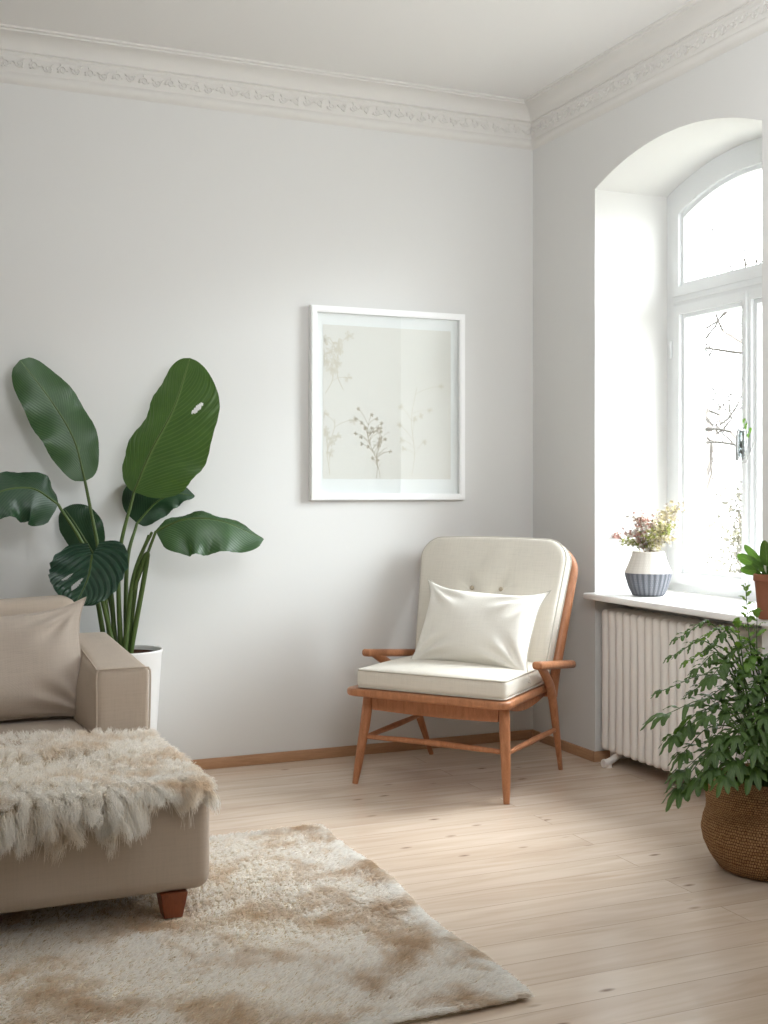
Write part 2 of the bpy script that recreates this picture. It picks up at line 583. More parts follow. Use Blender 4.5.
# ------------------------------------------------------------------ the room
XL, YR, ZC = -4.7, -7.4, 3.15          # left wall, rear wall, ceiling
OY0, OY1, ZS, ZA, JD = -0.559, -1.684, 2.625, 2.738, 0.40   # window opening: sides, arch spring, arch apex, reveal depth
NY = 24


def arch_pts(y0, y1, zs, za, n=NY):
    """circular segment from (y0,zs) over the apex to (y1,zs)"""
    h = za - zs
    w = abs(y1 - y0) / 2
    R = (w * w + h * h) / (2 * h)
    cy, cz = (y0 + y1) / 2, za - R
    a = math.asin(w / R)
    sg = 1 if y0 > y1 else -1
    return [(cy + sg * R * math.sin(a - 2 * a * i / n), cz + R * math.cos(a - 2 * a * i / n)) for i in range(n + 1)]


o = MB().add(*box(XL - 0.2, 0.75, YR - 0.2, 0.2, -0.12, 0)).build('floor', M['floor'], smooth=False)
tag(o, kind='structure')
o = MB().add(*box(XL - 0.2, 0.75, YR - 0.2, 0.2, ZC, ZC + 0.12)).build('ceiling', M['ceiling'], smooth=False)
tag(o, kind='structure')
o = MB().add(*box(XL - 0.2, 0.75, 0, 0.2, 0, ZC)).build('wall_back', M['wall'], smooth=False)
tag(o, kind='structure')
o = MB().add(*box(XL - 0.2, XL, YR, 0, 0, ZC)).build('wall_left', M['wall'], smooth=False)
tag(o, kind='structure')
o = MB().add(*box(XL - 0.2, 0.75, YR - 0.2, YR, 0, ZC)).build('wall_rear', M['wall'], smooth=False)
tag(o, kind='structure')

# window wall: inner face, the arched opening with its reveal, and the lower niche for the radiator
mb = MB()
WT = 0.62
mb.add(*box(0, WT, OY0, 0, 0, ZC))                       # pier towards the corner
mb.add(*box(0, WT, YR, OY1, 0, ZC))                      # wall on the near side
for dy in (0,):
    ap = arch_pts(OY0 + dy, OY1 + dy, ZS, ZA)
    mb.add(*prism([(OY0 + dy, ZC)] + ap + [(OY1 + dy, ZC)], 'x', 0, WT))      # spandrel over the arch
    mb.add(*box(0.20, WT, OY1 + dy, OY0 + dy, 0, 0.735))                       # thinner breast wall behind the radiator
    mb.add(*box(0.46, WT, OY1 + dy, OY0 + dy, 0.73, 0.80))
o = mb.build('wall_right', M['wall'], smooth=True, angle=20)
tag(o, kind='structure')

# cornice: profile (distance from wall, height), swept along both walls with a mitre in the corner
prof = [(0, 2.948), (0.012, 2.956), (0.02, 2.964), (0.024, 2.976), (0.022, 2.988), (0.018, 2.994), (0.019, 3.000), (0.021, 3.056),
        (0.026, 3.060), (0.030, 3.068), (0.026, 3.076), (0.034, 3.080), (0.038, 3.094), (0.050, 3.110), (0.068, 3.122), (0.092, 3.130), (0.110, 3.133),
        (0.112, 3.140), (0.124, 3.142), (0.126, 3.1505), (0, 3.1505)]


def cornice(name, wall):
    V = []
    n = len(prof)
    for d, z in prof:
        V.append((-d, -d, z))
    for d, z in prof:
        V.append((XL, -d, z) if wall == 'back' else (-d, YR, z))
    F = [(i, (i + 1) % n, n + (i + 1) % n, n + i) for i in range(n)] + [tuple(range(n)), tuple(range(n, 2 * n))]
    t = MB().add(V, F).build(name, M['plaster'], smooth=True, angle=35)
    tag(t, kind='structure')
    # raised scrolls and leaves along the frieze
    ob = MB()
    L = 4.6 if wall == 'back' else 5.2
    step = 0.058
    k = 0
    s = 0.045
    while s < L:
        zc = 3.028 + 0.004 * math.sin(k * 1.7)

        def to3(a, b, h):
            return (-(s + a), -(0.0195 + h), zc + b) if wall == 'back' else (-(0.0195 + h), -(s + a), zc + b)
        fl = 1 if k % 2 else -1
        sp = [to3(0.020 * (1 - i / 16) * math.cos(fl * i * 0.62), fl * 0.019 * (1 - i / 16) * math.sin(i * 0.62) + 0.0, 0.003) for i in range(14)]
        ob.add(*tube(sp, [0.0046 * (1 - 0.03 * i) for i in range(14)], 5))
        for q in range(3):
            ang = q * 2.1 + k
            lf = [to3(0.026 * math.cos(ang) * f, 0.020 * math.sin(ang) * f + 0.004 * f * f, 0.003 + 0.002 * math.sin(f * 3)) for f in (0.55, 0.8, 1.0, 1.2)]
            ob.add(*tube(lf, [0.0018, 0.0052, 0.0046, 0.0012], 5))
        s += step
        k += 1
    ob.build('frieze_ornament', M['plaster'], t)


cornice('trim_1', 'back')
cornice('trim_2', 'right')

# oak baseboards; the right one turns into the radiator niche
BH, BT = 0.047, 0.014


def skirt(name, pts):
    mb = MB()
    for b in pts:
        mb.add(*rbox(*b, 0, BH, r=0.003, n=1, k=1))
    t = mb.build(name, M['skirting'], smooth=True, angle=30)
    tag(t, kind='structure')


skirt('baseboard_back', [(XL, 0.0, -BT, 0)])
skirt('baseboard_right', [(-BT, 0, OY0 - 0.012, 0), (-BT, 0.10, OY0 - 0.014, OY0), (-BT, 0, YR, OY1 + 0.012)])
skirt('baseboard_left', [(XL, XL + BT, YR, 0)])

# ------------------------------------------------------------------ the arched window
XF0, XF1 = 0.40, 0.47
YM = (OY0 + OY1) / 2


def loop(y0, y1, zb, zs, za, n=NY):
    """closed outline: arch from y0 to y1, then the bottom"""
    if za - zs > 1e-4:
        top = arch_pts(y0, y1, zs, za, n)
    else:
        top = [(y0 + (y1 - y0) * i / n, zs) for i in range(n + 1)]
    return top + [(y1, zb), (y0, zb)]


ZSILL = 0.777
def build_window(name, dy, label):
    OY0, OY1, YM = OPEN0 + dy, OPEN1 + dy, (OPEN0 + OPEN1) / 2 + dy
    win = bpy.data.objects.new(name, None)
    C.objects.link(win)
    win.location = (0.40, YM, 0.78)
    ORG[win.name] = np.array(win.location)
    tag(win, label, None, kind='structure')
    mb = MB()
    # outer frame with two openings: build as an outer ring, a transom and a mullion
    mb.add(*ring_x(loop(OY0 + .012, OY1 - .012, 0.770, ZS, ZA + .01), loop(OY0 - 0.055, OY1 + 0.055, 0.815, 2.570, 2.672), XF0, XF1))
    mb.add(*rbox(XF0 - 0.004, XF1, OY1 + 0.05, OY0 - 0.05, 2.095, 2.150, 0.004, 1, 1))
    mb.add(*rbox(XF0 - 0.006, XF0 + 0.03, OY1 + 0.05, OY0 - 0.05, 2.113, 2.127, 0.005, 1, 2))
    mb.build('window_frame', M['gloss_white'], win, angle=25)


    def sash(name, y0, y1, zb, zs, za, sl, sr, st, x0, x1, step=0.018):
        """sl / sr: widths of the far and near stiles, st: of the rails"""
        arched = za > zs
        mb = MB()

        def lp(k):
            # outline moved in by the stile widths plus k
            zt = zs - st * 0.9 - k
            return loop(y0 - sl - k, y1 + sr + k, zb + st * 1.05 + k, zt, (za - st - k) if arched else zt)
        mb.add(*ring_x(loop(y0, y1, zb, zs, za), lp(0), x0, x1))
        # glazing bead: a thinner second step towards the pane
        mb.add(*ring_x(lp(-0.004), lp(step), x0 + 0.018, x1 - 0.005))
        s = mb.build(name, M['gloss_white'], win, angle=25)
        pane = MB().add(*prism(lp(step - 0.004), 'x', x0 + 0.030, x0 + 0.036))
        pane.build('pane', M['glass'], s, smooth=False)
        return s

    sash('transom_sash', OY0 - 0.052, OY1 + 0.052, 2.146, 2.562, 2.668, 0.048, 0.048, 0.040, XF0 - 0.010, XF0 + 0.045)
    s1 = sash('casement', OY0 - 0.052, YM - 0.008, 0.812, 2.100, 2.100, 0.056, 0.028, 0.046, XF0 - 0.012, XF0 + 0.045)
    s2 = sash('casement', YM - 0.012, OY1 + 0.052, 0.812, 2.100, 2.100, 0.028, 0.056, 0.046, XF0 - 0.012, XF0 + 0.045)
    mb = MB()
    mb.add(*rbox(XF0 - 0.026, XF0 - 0.010, YM - 0.024, YM + 0.004, 0.82, 2.09, 0.005, 1, 2))
    mb.build('astragal', M['gloss_white'], win)
    # lever handle on the astragal, hinges on the left stile
    mb = MB()
    mb.add(*rbox(XF0 - 0.034, XF0 - 0.024, YM - 0.038, YM - 0.012, 1.43, 1.53, 0.005, 2, 2))
    mb.add(*tube([(XF0 - .03, YM - .025, 1.50), (XF0 - .06, YM - .025, 1.50)], 0.008, 12))
    mb.add(*tube(spline([(XF0 - .06, YM - .025, 1.505), (XF0 - .066, YM - .022, 1.48), (XF0 - .066, YM - .019, 1.40), (XF0 - .064, YM - .017, 1.37)], 10), 0.009, 10))
    mb.build('handle', M['steel'], win)
    for z in (1.02, 1.90):
        mb = MB()
        mb.add(*tube([(XF0 - .018, OY0 - .050, z - .04), (XF0 - .018, OY0 - .050, z + .04)], 0.008, 10))
        mb.build('hinge', M['gloss_white'], win)

    # sill board, a little proud of the wall
    SX = -0.07
    mb = MB()
    mb.add(*rbox(SX, 0.001, (OY1 - 0.14) if dy == 0 else (OY1 - 0.03), OY0 - 0.008, ZSILL - 0.028, ZSILL, 0.006, 2, 2))
    mb.add(*box(-0.004, 0.41, OY1 + 0.001, OY0 - 0.001, ZSILL - 0.028, ZSILL))
    sl = mb.build('window_sill', M['sill'], win, angle=30)



OPEN0, OPEN1 = OY0, OY1
build_window('window_1', 0.0, 'white arched window with a fixed light over two casements, vase on its sill')

# ------------------------------------------------------------------ radiator in the niche
rad = thing('column_radiator', 'cream white column radiator under the window sill', 'radiator', (0.07, -1.08, 0))
NC = 17
RY0, RP = -0.622, 0.0555
for i in range(NC):
    y = RY0 - RP * i
    mb = MB()
    for xx in (0.022, 0.078, 0.134):
        # one column: capsule shaped pipe, slightly flattened
        pts = [(xx, y, 0.085 + (0.695 - 0.085) * t) for t in np.linspace(0, 1, 24)]
        rr = []
        for t in np.linspace(0, 1, 24):
            z = 0.085 + 0.61 * t
            e = min(z - 0.062, 0.718 - z)
            rr.append(0.0222 * math.sqrt(max(0.02, 1 - max(0, 1 - e / 0.05) ** 2)) if e < 0.05 else 0.0222)
        mb.add(*tube(pts, rr, 14, flat=1.0))
    # heads joining the three pipes at top and bottom, round nosed
    for zc in (0.660, 0.108):
        mb.add(*rbox(-0.001, 0.157, y - 0.0228, y + 0.0228, zc - 0.045, zc + 0.045, 0.0224, 2, 5))
    mb.build('radiator_column', M['radiator'], rad)
for zc in (0.660, 0.108):
    MB().add(*tube([(0.078, RY0 + 0.03, zc), (0.078, RY0 - RP * (NC - 1) - 0.03, zc)], 0.024, 14)).build('header_pipe', M['radiator'], rad)
for i in (1, NC - 2):
    y = RY0 - RP * i
    mb = MB()
    mb.add(*tube(spline([(0.075, y, 0.085), (0.05, y, 0.055), (0.012, y, 0.03), (-0.02, y - 0.004, 0.020), (-0.038, y - 0.005, 0.020)], 14), [0.020, .020, .020, .019, .018, .017, .016, .016, .016, .017, .018, .019, .020, .020, .018], 12))
    mb.add(*tube([(-0.01, y, 0.028), (-0.01, y, 0.0)], [0.016, 0.02], 12))
    mb.build('foot', M['radiator'], rad)
mb = MB()
mb.add(*tube([(0.078, RY0 + 0.02, 0.108), (0.078, RY0 + 0.042, 0.108)], [0.016, 0.016], 12))
mb.add(*tube(spline([(0.078, RY0 + .038, 0.112), (0.078, RY0 + .043, .08), (0.078, RY0 + .043, 0.0)], 8), 0.008, 10))
mb.build('supply_pipe', M['radiator'], rad)
mb = MB().add(*tube([(0.03, RY0 + 0.024, 0.664), (0.03, RY0 + 0.040, 0.664)], [0.010, 0.008], 10))
mb.build('air_vent', M['steel'], rad)

# ------------------------------------------------------------------ framed print on the back wall
fx0, fx1, fz0, fz1 = -1.192, -0.399, 1.198, 2.098
pic = thing('framed_print', 'white framed botanical print behind glass on the back wall', 'picture', ((fx0 + fx1) / 2, 0, fz0))


def ring_y(o4, i4, y0, y1):
    (a0, a1, b0, b1), (c0, c1, d0, d1) = o4, i4
    outer = [(a0, b0), (a1, b0), (a1, b1), (a0, b1)]
    inner = [(c0, d0), (c1, d0), (c1, d1), (c0, d1)]
    V, F = ring_x(outer, inner, y0, y1)
    return [(p[1], p[0], p[2]) for p in V], F


mb = MB()
fw = 0.030
mb.add(*ring_y((fx0, fx1, fz0, fz1), (fx0 + fw, fx1 - fw, fz0 + fw, fz1 - fw), -0.034, -0.004))
mb.add(*ring_y((fx0 + .004, fx1 - .004, fz0 + .004, fz1 - .004), (fx0 + fw - .006, fx1 - fw + .006, fz0 + fw - .006, fz1 - fw + .006), -0.038, -0.030))
mb.build('frame', M['frame_white'], pic, smooth=False)
mb = MB().add(*box(fx0 + .02, fx1 - .02, -0.010, -0.002, fz0 + .02, fz1 - .02))
mb.build('mount', M['mat_white'], pic, smooth=False)
ax0, ax1, az0, az1 = -1.126, -0.466, 1.297, 2.014
M['print'] = simple('print_paper', srgb(236, 232, 226), 0.85, 0.05, 300, 0.1, 0.03, 3)
pr = MB().add(*box(ax0, ax1, -0.0115, -0.009, az0, az1)).build('print', M['print'], pic, smooth=False)
M['ink'] = simple('faded_ochre_ink', srgb(224, 216, 200), 0.9, 0, 1, 0.1, 0.1)
M['ink2'] = simple('brown_ink', srgb(200, 188, 170), 0.9, 0, 1, 0.1, 0.1)


INK = [0]


def ink_line(mb, pts, w):
    INK[0] += 1
    yy = -0.0119 - 0.0000015 * INK[0]
    pts = np.array(pts, float)
    for a, b in zip(pts[:-1], pts[1:]):
        d = b - a
        L = np.hypot(*d)
        if L < 1e-6:
            continue
        n = np.array([-d[1], d[0]]) / L * w / 2
        V = [(p[0], yy, p[1]) for p in (a - n, b - n, b + n, a + n)]
        mb.add(V, [(0, 1, 2, 3)])


def ink_sprig(mb, x, z, h, lean, seed, w, flowers=True, nb=9, size=0.02):
    r = random.Random(seed)
    main = [(x + lean * t + 0.012 * math.sin(t * 7 + seed), z + h * t) for t in np.linspace(0, 1, 14)]
    main = [(a, b) for a, b in main if ax0 + .004 < a < ax1 - .004 and az0 + .002 < b < az1 - .004]
    ink_line(mb, main, w)
    for q in range(nb):
        i = r.randrange(2, max(3, len(main)))
        p = main[min(i, len(main) - 1)]
        a = r.uniform(0.2, 2.9)
        L = r.uniform(0.03, 0.09) * (h / 0.3 + .3)
        br = [(p[0] + L * t * math.cos(a), p[1] + L * t * math.sin(a) * 0.9 + .01 * math.sin(t * 3)) for t in (0, .35, .7, 1)]
        br = [(min(ax1 - .01, max(ax0 + .008, u)), min(az1 - .01, max(az0 + .005, v))) for u, v in br]
        ink_line(mb, br, w * 0.7)
        if flowers:
            c = br[-1]
            for k in range(6):
                th = k * PI / 3 + r.random()
                lp = [(c[0] + size * .55 * math.cos(th) * 0.15, c[1] + size * .55 * math.sin(th) * .15),
                      (c[0] + size * math.cos(th - .3) * .6, c[1] + size * math.sin(th - .3) * .6),
                      (c[0] + size * math.cos(th), c[1] + size * math.sin(th)),
                      (c[0] + size * math.cos(th + .3) * .6, c[1] + size * math.sin(th + .3) * .6)]
                lp = [(min(ax1 - .006, max(ax0 + .005, u)), min(az1 - .006, max(az0 + .004, v))) for u, v in lp]
                ink_line(mb, lp + lp[:1], w * 0.8)


mb = MB()
ink_sprig(mb, ax0 + .10, az1 - .30, .24, -.06, 3, .0035, True, 8, .026)
ink_sprig(mb, ax0 + .015, az0 + .38, .20, .05, 5, .003, True, 6, .022)
ink_sprig(mb, ax0 + .02, az0 + .02, .26, .03, 8, .003, True, 7, .022)
ink_sprig(mb, ax0 + .45, az0 + .02, .42, .02, 19, .0022, True, 9, .016)
mb.build('faded_flowers', M['ink'], pr, smooth=False)
mb = MB()
ink_sprig(mb, ax0 + .275, az0 + .004, .25, -.05, 12, .0022, True, 26, .010)
ink_sprig(mb, ax0 + .275, az0 + .004, .20, .01, 14, .0018, False, 20, .016)
mb.build('twig_drawing', M['ink2'], pr, smooth=False)
MB().add(*box(fx0 + fw - .004, fx1 - fw + .004, -0.0275, -0.0255, fz0 + fw - .004, fz1 - fw + .004)).build('glazing', M['picture_glass'], pic, smooth=False)

# ------------------------------------------------------------------ sofa with chaise
sofa = thing('chaise_sofa', 'beige linen sofa with a deep front and short wooden leg on the fluffy rug', 'sofa', (-3.0, -1.1, 0))
SR, SF, SL = -2.147, -1.85, -4.35


def bulge(c, h, amt, axis):
    def fn(V):
        V = V.copy()
        q = (V - c) / h
        o1, o2 = [i for i in range(3) if i != axis]
        k = np.clip(1 - q[:, o1] ** 2, 0, 1) * np.clip(1 - q[:, o2] ** 2, 0, 1)
        V[:, axis] += amt * np.sign(q[:, axis]) * k * (np.abs(q[:, axis]) > 0.5)
        return V
    return fn


# the chaise block
mb = MB()
mb.add(*rbox(SL, SR, SF, -0.62, 0.085, 0.372, 0.045, 8, 5))
chb = mb.build('chaise_base', M['sofa'], sofa)
mb = MB()
mb.add(*rbox(SL, -2.345, -1.12, -0.50, 0.30, 0.405, 0.04, 8, 5, bulge(np.array([-3.3, -.8, .35]), np.array([1.0, .34, .055]), 0.012, 2)))
mb.build('seat_cushion', M['sofa'], sofa)
# back
mb = MB()


def back_fn(V):
    V = V.copy()
    t = (V[:, 2] - 0.3) / 0.53
    V[:, 1] += 0.05 * np.clip(t, 0, 1)
    V[:, 2] += 0.008 * np.sin(V[:, 0] * 5)
    return V


mb.add(*rbox(SL, -2.325, -0.60, -0.40, 0.10, 0.828, 0.05, 8, 5, back_fn))
mb.build('backrest', M['sofa'], sofa)


def arm_fn(V):
    V = V.copy()
    t = np.clip((V[:, 1] + 1.0) / 0.64, 0, 1)          # 0 at the front, 1 at the back
    hz = np.clip((V[:, 2] - 0.36) / 0.25, 0, 1)
    V[:, 2] += 0.062 * t * hz                           # rises to the back
    q = np.clip(1 - ((V[:, 1] + 0.68) / 0.32) ** 2, 0, 1) * np.clip(1 - ((V[:, 2] - 0.47) / 0.17) ** 2, 0, 1)
    w = np.clip((V[:, 0] + 2.335) / 0.187, 0, 1)         # 0 inner side, 1 outer side
    V[:, 0] += -0.045 * q * (1 - w) + 0.004 * q * w      # padded inner side
    V[:, 0] += (-0.035 * t + 0.004 * (1 - t)) * hz * w
    return V


mb = MB()
mb.add(*rbox(-2.335, -2.148, -1.0, -0.36, 0.10, 0.618, 0.024, 10, 4, arm_fn))
arm = mb.build('armrest', M['sofa'], sofa)
# piping round the front face of the arm
mb = MB()
xa, xb, zt = -2.334, -2.1455, 0.616
path = [(xa, -1.001, 0.38), (xa, -1.001, 0.50), (xa, -1.001, zt - 0.02), (xa + .006, -1.0, zt - .004), (xa + .02, -0.998, zt + .001), (xb - .02, -0.998, zt + .001), (xb - .006, -1.0, zt - .004), (xb, -1.001, zt - 0.02), (xb - .001, -1.001, 0.50), (xb - .004, -1.001, 0.38)]
mb.add(*tube(spline(path, 60), 0.0032, 6))
back_l = [(xa + .004, -1.0 + .62 * t, zt - .002 + .062 * t) for t in np.linspace(0, 1, 10)]
mb.add(*tube(back_l, 0.0028, 6))
mb.build('piping', M['sofa'], arm)
# legs: square, tapering downwards
ZRUG = 0.012


def sofa_leg(x, y):
    V = []
    for z, s in ((ZRUG, 0.027), (0.088, 0.040)):
        for dx, dy in ((-1, -1), (1, -1), (1, 1), (-1, 1)):
            V.append((x + dx * s, y + dy * s, z))
    F = [(3, 2, 1, 0), (4, 5, 6, 7), (0, 1, 5, 4), (1, 2, 6, 5), (2, 3, 7, 6), (3, 0, 4, 7)]
    o = MB().add(V, F).build('leg', M['leg_wood'], sofa, smooth=False)
    bv = o.modifiers.new('edge', 'BEVEL')
    bv.width = 0.003
    bv.segments = 2


sofa_leg(-2.258, SF + 0.045)
sofa_leg(-2.24, -0.50)
sofa_leg(-4.28, SF + 0.045)
sofa_leg(-4.28, -0.50)


# ------------------------------------------------------------------ pillows
def pillow(w, h, t, n=40, pin=0.10, seed=1, wr=0.006, corner=0.035):
    """stuffed pillow in local axes: x across, z up, y thickness; pinched sides and pointed corners"""
    u = np.linspace(-1, 1, n + 1)
    U, W = np.meshgrid(u, u, indexing='ij')
    s = 1 - np.abs(U) ** 2.6
    q = 1 - np.abs(W) ** 2.6
    T = (np.clip(s, 0, 1) ** 0.55) * (np.clip(q, 0, 1) ** 0.55)
    X = U * w / 2 * (1 - pin * 0.5 * (1 - W ** 2) * np.abs(U) ** 3)
    Z = W * h / 2 * (1 - pin * (1 - U ** 2) * np.abs(W) ** 3)
    cr = (np.abs(U) * np.abs(W)) ** 6
    X = X + np.sign(U) * corner * cr
    Z = Z + np.sign(W) * corner * cr
    r = np.random.default_rng(seed)
    ang = np.arctan2(W, U)
    rad_ = np.sqrt(U ** 2 + W ** 2)
    wrk = np.zeros_like(U)
    for sx in (-1, 1):
        for sz in (-1, 1):
            d = np.sqrt((U - sx) ** 2 + (W - sz) ** 2)
            th = np.arctan2(W - sz, U - sx)
            wrk += np.sin(th * r.uniform(9, 13) + r.uniform(0, 6)) * np.exp(-((d - 0.45) / 0.3) ** 2)
    wrk += 0.5 * np.sin(U * 5 + W * 3 + seed) * 0.4
    V, F, uv = [], [], []
    for sgn in (1, -1):
        Y = sgn * (t / 2 * T + wr * wrk * T)
        V.append(np.stack([X, Y, Z], -1).reshape(-1, 3))
    m = n + 1
    for sgn in (0, 1):
        off = sgn * m * m
        for i in range(n):
            for j in range(n):
                a, b, c, d = off + i * m + j, off + (i + 1) * m + j, off + (i + 1) * m + j + 1, off + i * m + j + 1
                F.append((a, b, c, d) if sgn == 0 else (d, c, b, a))
    V = np.concatenate(V)
    # weld the rims
    remap = list(range(len(V)))
    for i in range(m):
        for j in range(m):
            if i in (0, n) or j in (0, n):
                remap[m * m + i * m + j] = i * m + j
    F = [tuple(remap[k] for k in f) for f in F]
    F = [f for f in F if len(set(f)) >= 3]
    F = [tuple(dict.fromkeys(f)) for f in F]
    rim = [(0, j) for j in range(m)] + [(i, n) for i in range(1, m)] + [(n, j) for j in range(n - 1, -1, -1)] + [(i, 0) for i in range(n - 1, 0, -1)]
    rimp = np.array([V[i * m + j] for i, j in rim])
    return V, F, rimp


def place(V, loc, rx=0, ry=0, rz=0):
    cx, sx, cy, sy, cz, sz = math.cos(rx), math.sin(rx), math.cos(ry), math.sin(ry), math.cos(rz), math.sin(rz)
    Rx = np.array([[1, 0, 0], [0, cx, -sx], [0, sx, cx]])
    Ry = np.array([[cy, 0, sy], [0, 1, 0], [-sy, 0, cy]])
    Rz = np.array([[cz, -sz, 0], [sz, cz, 0], [0, 0, 1]])
    return V @ (Rz @ Rx @ Ry).T + np.array(loc)


sp = thing('sofa_pillow', 'taupe linen pillow leaning in the corner of the sofa by the arm', 'pillow', (-2.60, -0.72, 0.405))
V, F, rim = pillow(0.60, 0.395, 0.20, 70, 0.06, 4, 0.020, 0.035)
pl = dict(loc=(-2.632, -0.735, 0.606), rx=math.radians(-16), ry=math.radians(-2.5), rz=math.radians(3))
MB().add(place(V, **pl), F).build('cover', M['sofa_pillow'], sp, angle=80)
MB().add(*tube(place(rim, **pl), 0.0028, 6, closed=True)).build('seam', M['sofa_pillow'], sp)


# ------------------------------------------------------------------ fur helper
def fur(name, parent, mat, P, D, L, grav, rad_root, npts=5, clump=0.0, clumps=None, curl=0.006, kind='stuff'):
    """hair strands: roots P, start directions D, lengths L; bend under gravity; gather towards clump centres"""
    n = len(P)
    D = D / np.linalg.norm(D, axis=1)[:, None]
    t = np.linspace(0, 1, npts)
    pos = P[:, None, :] + D[:, None, :] * (L[:, None] * t[None, :])[:, :, None]
    g = grav if np.ndim(grav) else np.full(n, grav)
    pos[:, :, 2] -= (g * L)[:, None] * (t[None, :] ** 2)
    ph = rng.uniform(0, 6.28, (n, 3))
    for a in range(3):
        pos[:, :, a] += curl * np.sin(ph[:, a][:, None] + t[None, :] * 4.0) * t[None, :]
    if clumps is not None and clump > 0:
        cid = clumps
        # tips of one clump drift to the mean tip
        m = cid.max() + 1
        cnt = np.bincount(cid, minlength=m)[:, None].clip(1)
        for k in range(1, npts):
            mean = np.stack([np.bincount(cid, weights=pos[:, k, a], minlength=m) for a in range(3)], 1) / cnt
            pos[:, k, :] += (mean[cid] - pos[:, k, :]) * clump * t[k] ** 1.3
    org = ORG[parent.name]
    pos = pos - org
    cd = bpy.data.hair_curves.new(name)
    cd.add_curves([npts] * n)
    cd.attributes['position'].data.foreach_set('vector', pos.astype(np.float32).ravel())
    ra = cd.attributes.get('radius') or cd.attributes.new('radius', 'FLOAT', 'POINT')
    rr = np.tile(rad_root * (1 - 0.75 * t ** 2), n).astype(np.float32)
    ra.data.foreach_set('value', rr)
    cd.materials.append(mat)
    o = bpy.data.objects.new(name, cd)
    C.objects.link(o)
    o.parent = parent
    ORG[o.name] = org
    if kind:
        o['kind'] = kind
    return o


def clump_ids(P2, size, seed):
    r = np.random.default_rng(seed)
    j = P2 + 0.35 * size * np.stack([np.sin(P2[:, 1] * 31 + P2[:, 0] * 17), np.cos(P2[:, 0] * 27 - P2[:, 1] * 13)], 1)
    c = np.floor(j / size).astype(int)
    c -= c.min(0)
    cid = c[:, 0] * (c[:, 1].max() + 1) + c[:, 1]
    _, inv = np.unique(cid, return_inverse=True)
    return inv


# ------------------------------------------------------------------ sheepskin throw over the chaise
ZT = 0.385
TX0, TX1 = -3.30, SR - 0.006
THT = lambda x: -0.045 + 0.050 * np.clip((SR - x) / 0.7, 0, 1.3) + 0.012 * np.sin(x * 17) + 0.008 * np.sin(x * 41)   # how far the hide hangs over the front


def throw_pt(x, v):
    """x along the sofa, v distance from the back edge; bends over the front and a little over the side"""
    yb = -1.016 + 0.02 * np.sin(x * 9) + 0.012 * np.sin(x * 23)
    yf = SF + 0.035
    rb = 0.05
    flat_len = (yb - yf)
    y = np.where(v < flat_len, yb - v, 0)
    z = np.full_like(v, ZT)
    a = (v - flat_len) / rb
    arc = (v >= flat_len) & (a < PI / 2)
    y = np.where(arc, yf - rb * np.sin(np.clip(a, 0, PI / 2)), y)
    z = np.where(arc, ZT - rb * (1 - np.cos(np.clip(a, 0, PI / 2))), z)
    dn = a >= PI / 2
    y = np.where(dn, yf - rb - 0.004, y)
    z = np.where(dn, ZT - rb - (v - flat_len - rb * PI / 2), z)
    # wavy folds on top
    top = np.clip((flat_len - v) / 0.1, 0, 1)
    fold = np.exp(-(((y + 1.36 + 0.05 * np.sin(x * 6)) / 0.045) ** 2)) * 0.022 * np.clip((-2.30 - x) / 0.2, 0, 1)
    z = z + top * (fold + 0.006 * np.sin(x * 11 + y * 8) + 0.006)
    # side overhang
    sx = np.clip((x - (SR - 0.03)) / 0.05, 0, 1.4)
    z = z - 0.03 * sx ** 2 * (v < flat_len)
    return np.stack([x, y, z], -1)


thr = thing('sheepskin_throw', 'shaggy cream sheepskin throw draped over the front of the beige sofa', 'throw', (-2.7, -1.45, 0.385))
nx, nv = 90, 60
mb = MB()
xs = np.linspace(TX0, TX1, nx + 1)
V = []
for x in xs:
    tot = (1.0 * (-1.016 + 0.02 * math.sin(x * 9) + 0.012 * math.sin(x * 23)) - (SF + 0.035)) + 0.05 * PI / 2 + float(THT(x))
    V.append(throw_pt(np.full(nv + 1, x), np.linspace(0, tot, nv + 1)))
V = np.concatenate(V)
m = nv + 1
F = [(i * m + j, (i + 1) * m + j, (i + 1) * m + j + 1, i * m + j + 1) for i in range(nx) for j in range(nv)]
hide = MB().add(V, F).build('hide', M['hide'], thr)
hide.modifiers.new('thickness', 'SOLIDIFY').thickness = 0.006

NF = 95000
x = TX0 + (TX1 - TX0) * rng.random(NF)
tot = (-1.016 + 0.02 * np.sin(x * 9) + 0.012 * np.sin(x * 23)) - (SF + 0.035) + 0.05 * PI / 2 + THT(x)
v = rng.random(NF) * tot
extra = rng.random(NF) < 0.42
v = np.where(extra, tot - np.abs(rng.normal(0, 0.06, NF)), v)
v = np.clip(v, 0, tot)
P = throw_pt(x, v)
e = 0.004
T1 = throw_pt(x + e, v) - P
T2 = throw_pt(x, v + e) - P
Nn = np.cross(T1, T2)
Nn /= np.linalg.norm(Nn, axis=1)[:, None]
Nn *= np.where(Nn[:, 2] + 0.6 * -Nn[:, 1] < 0, -1, 1)[:, None]
along = T2 / np.linalg.norm(T2, axis=1)[:, None]
swirl = vnoise(P, 9, 3)
side = T1 / np.linalg.norm(T1, axis=1)[:, None]
front = np.clip((v - (tot - 0.10)) / 0.10, 0, 1)
cl = clump_ids(np.stack([x, v], 1), 0.027, 3)
cj = rng.normal(size=(cl.max() + 1, 3))[cl]
D = Nn * (0.75 - 0.25 * front)[:, None] + along * (0.55 * (0.4 + front))[:, None] + side * (0.45 * swirl + 0.15)[:, None] + 0.22 * rng.normal(size=(NF, 3)) + 0.30 * cj
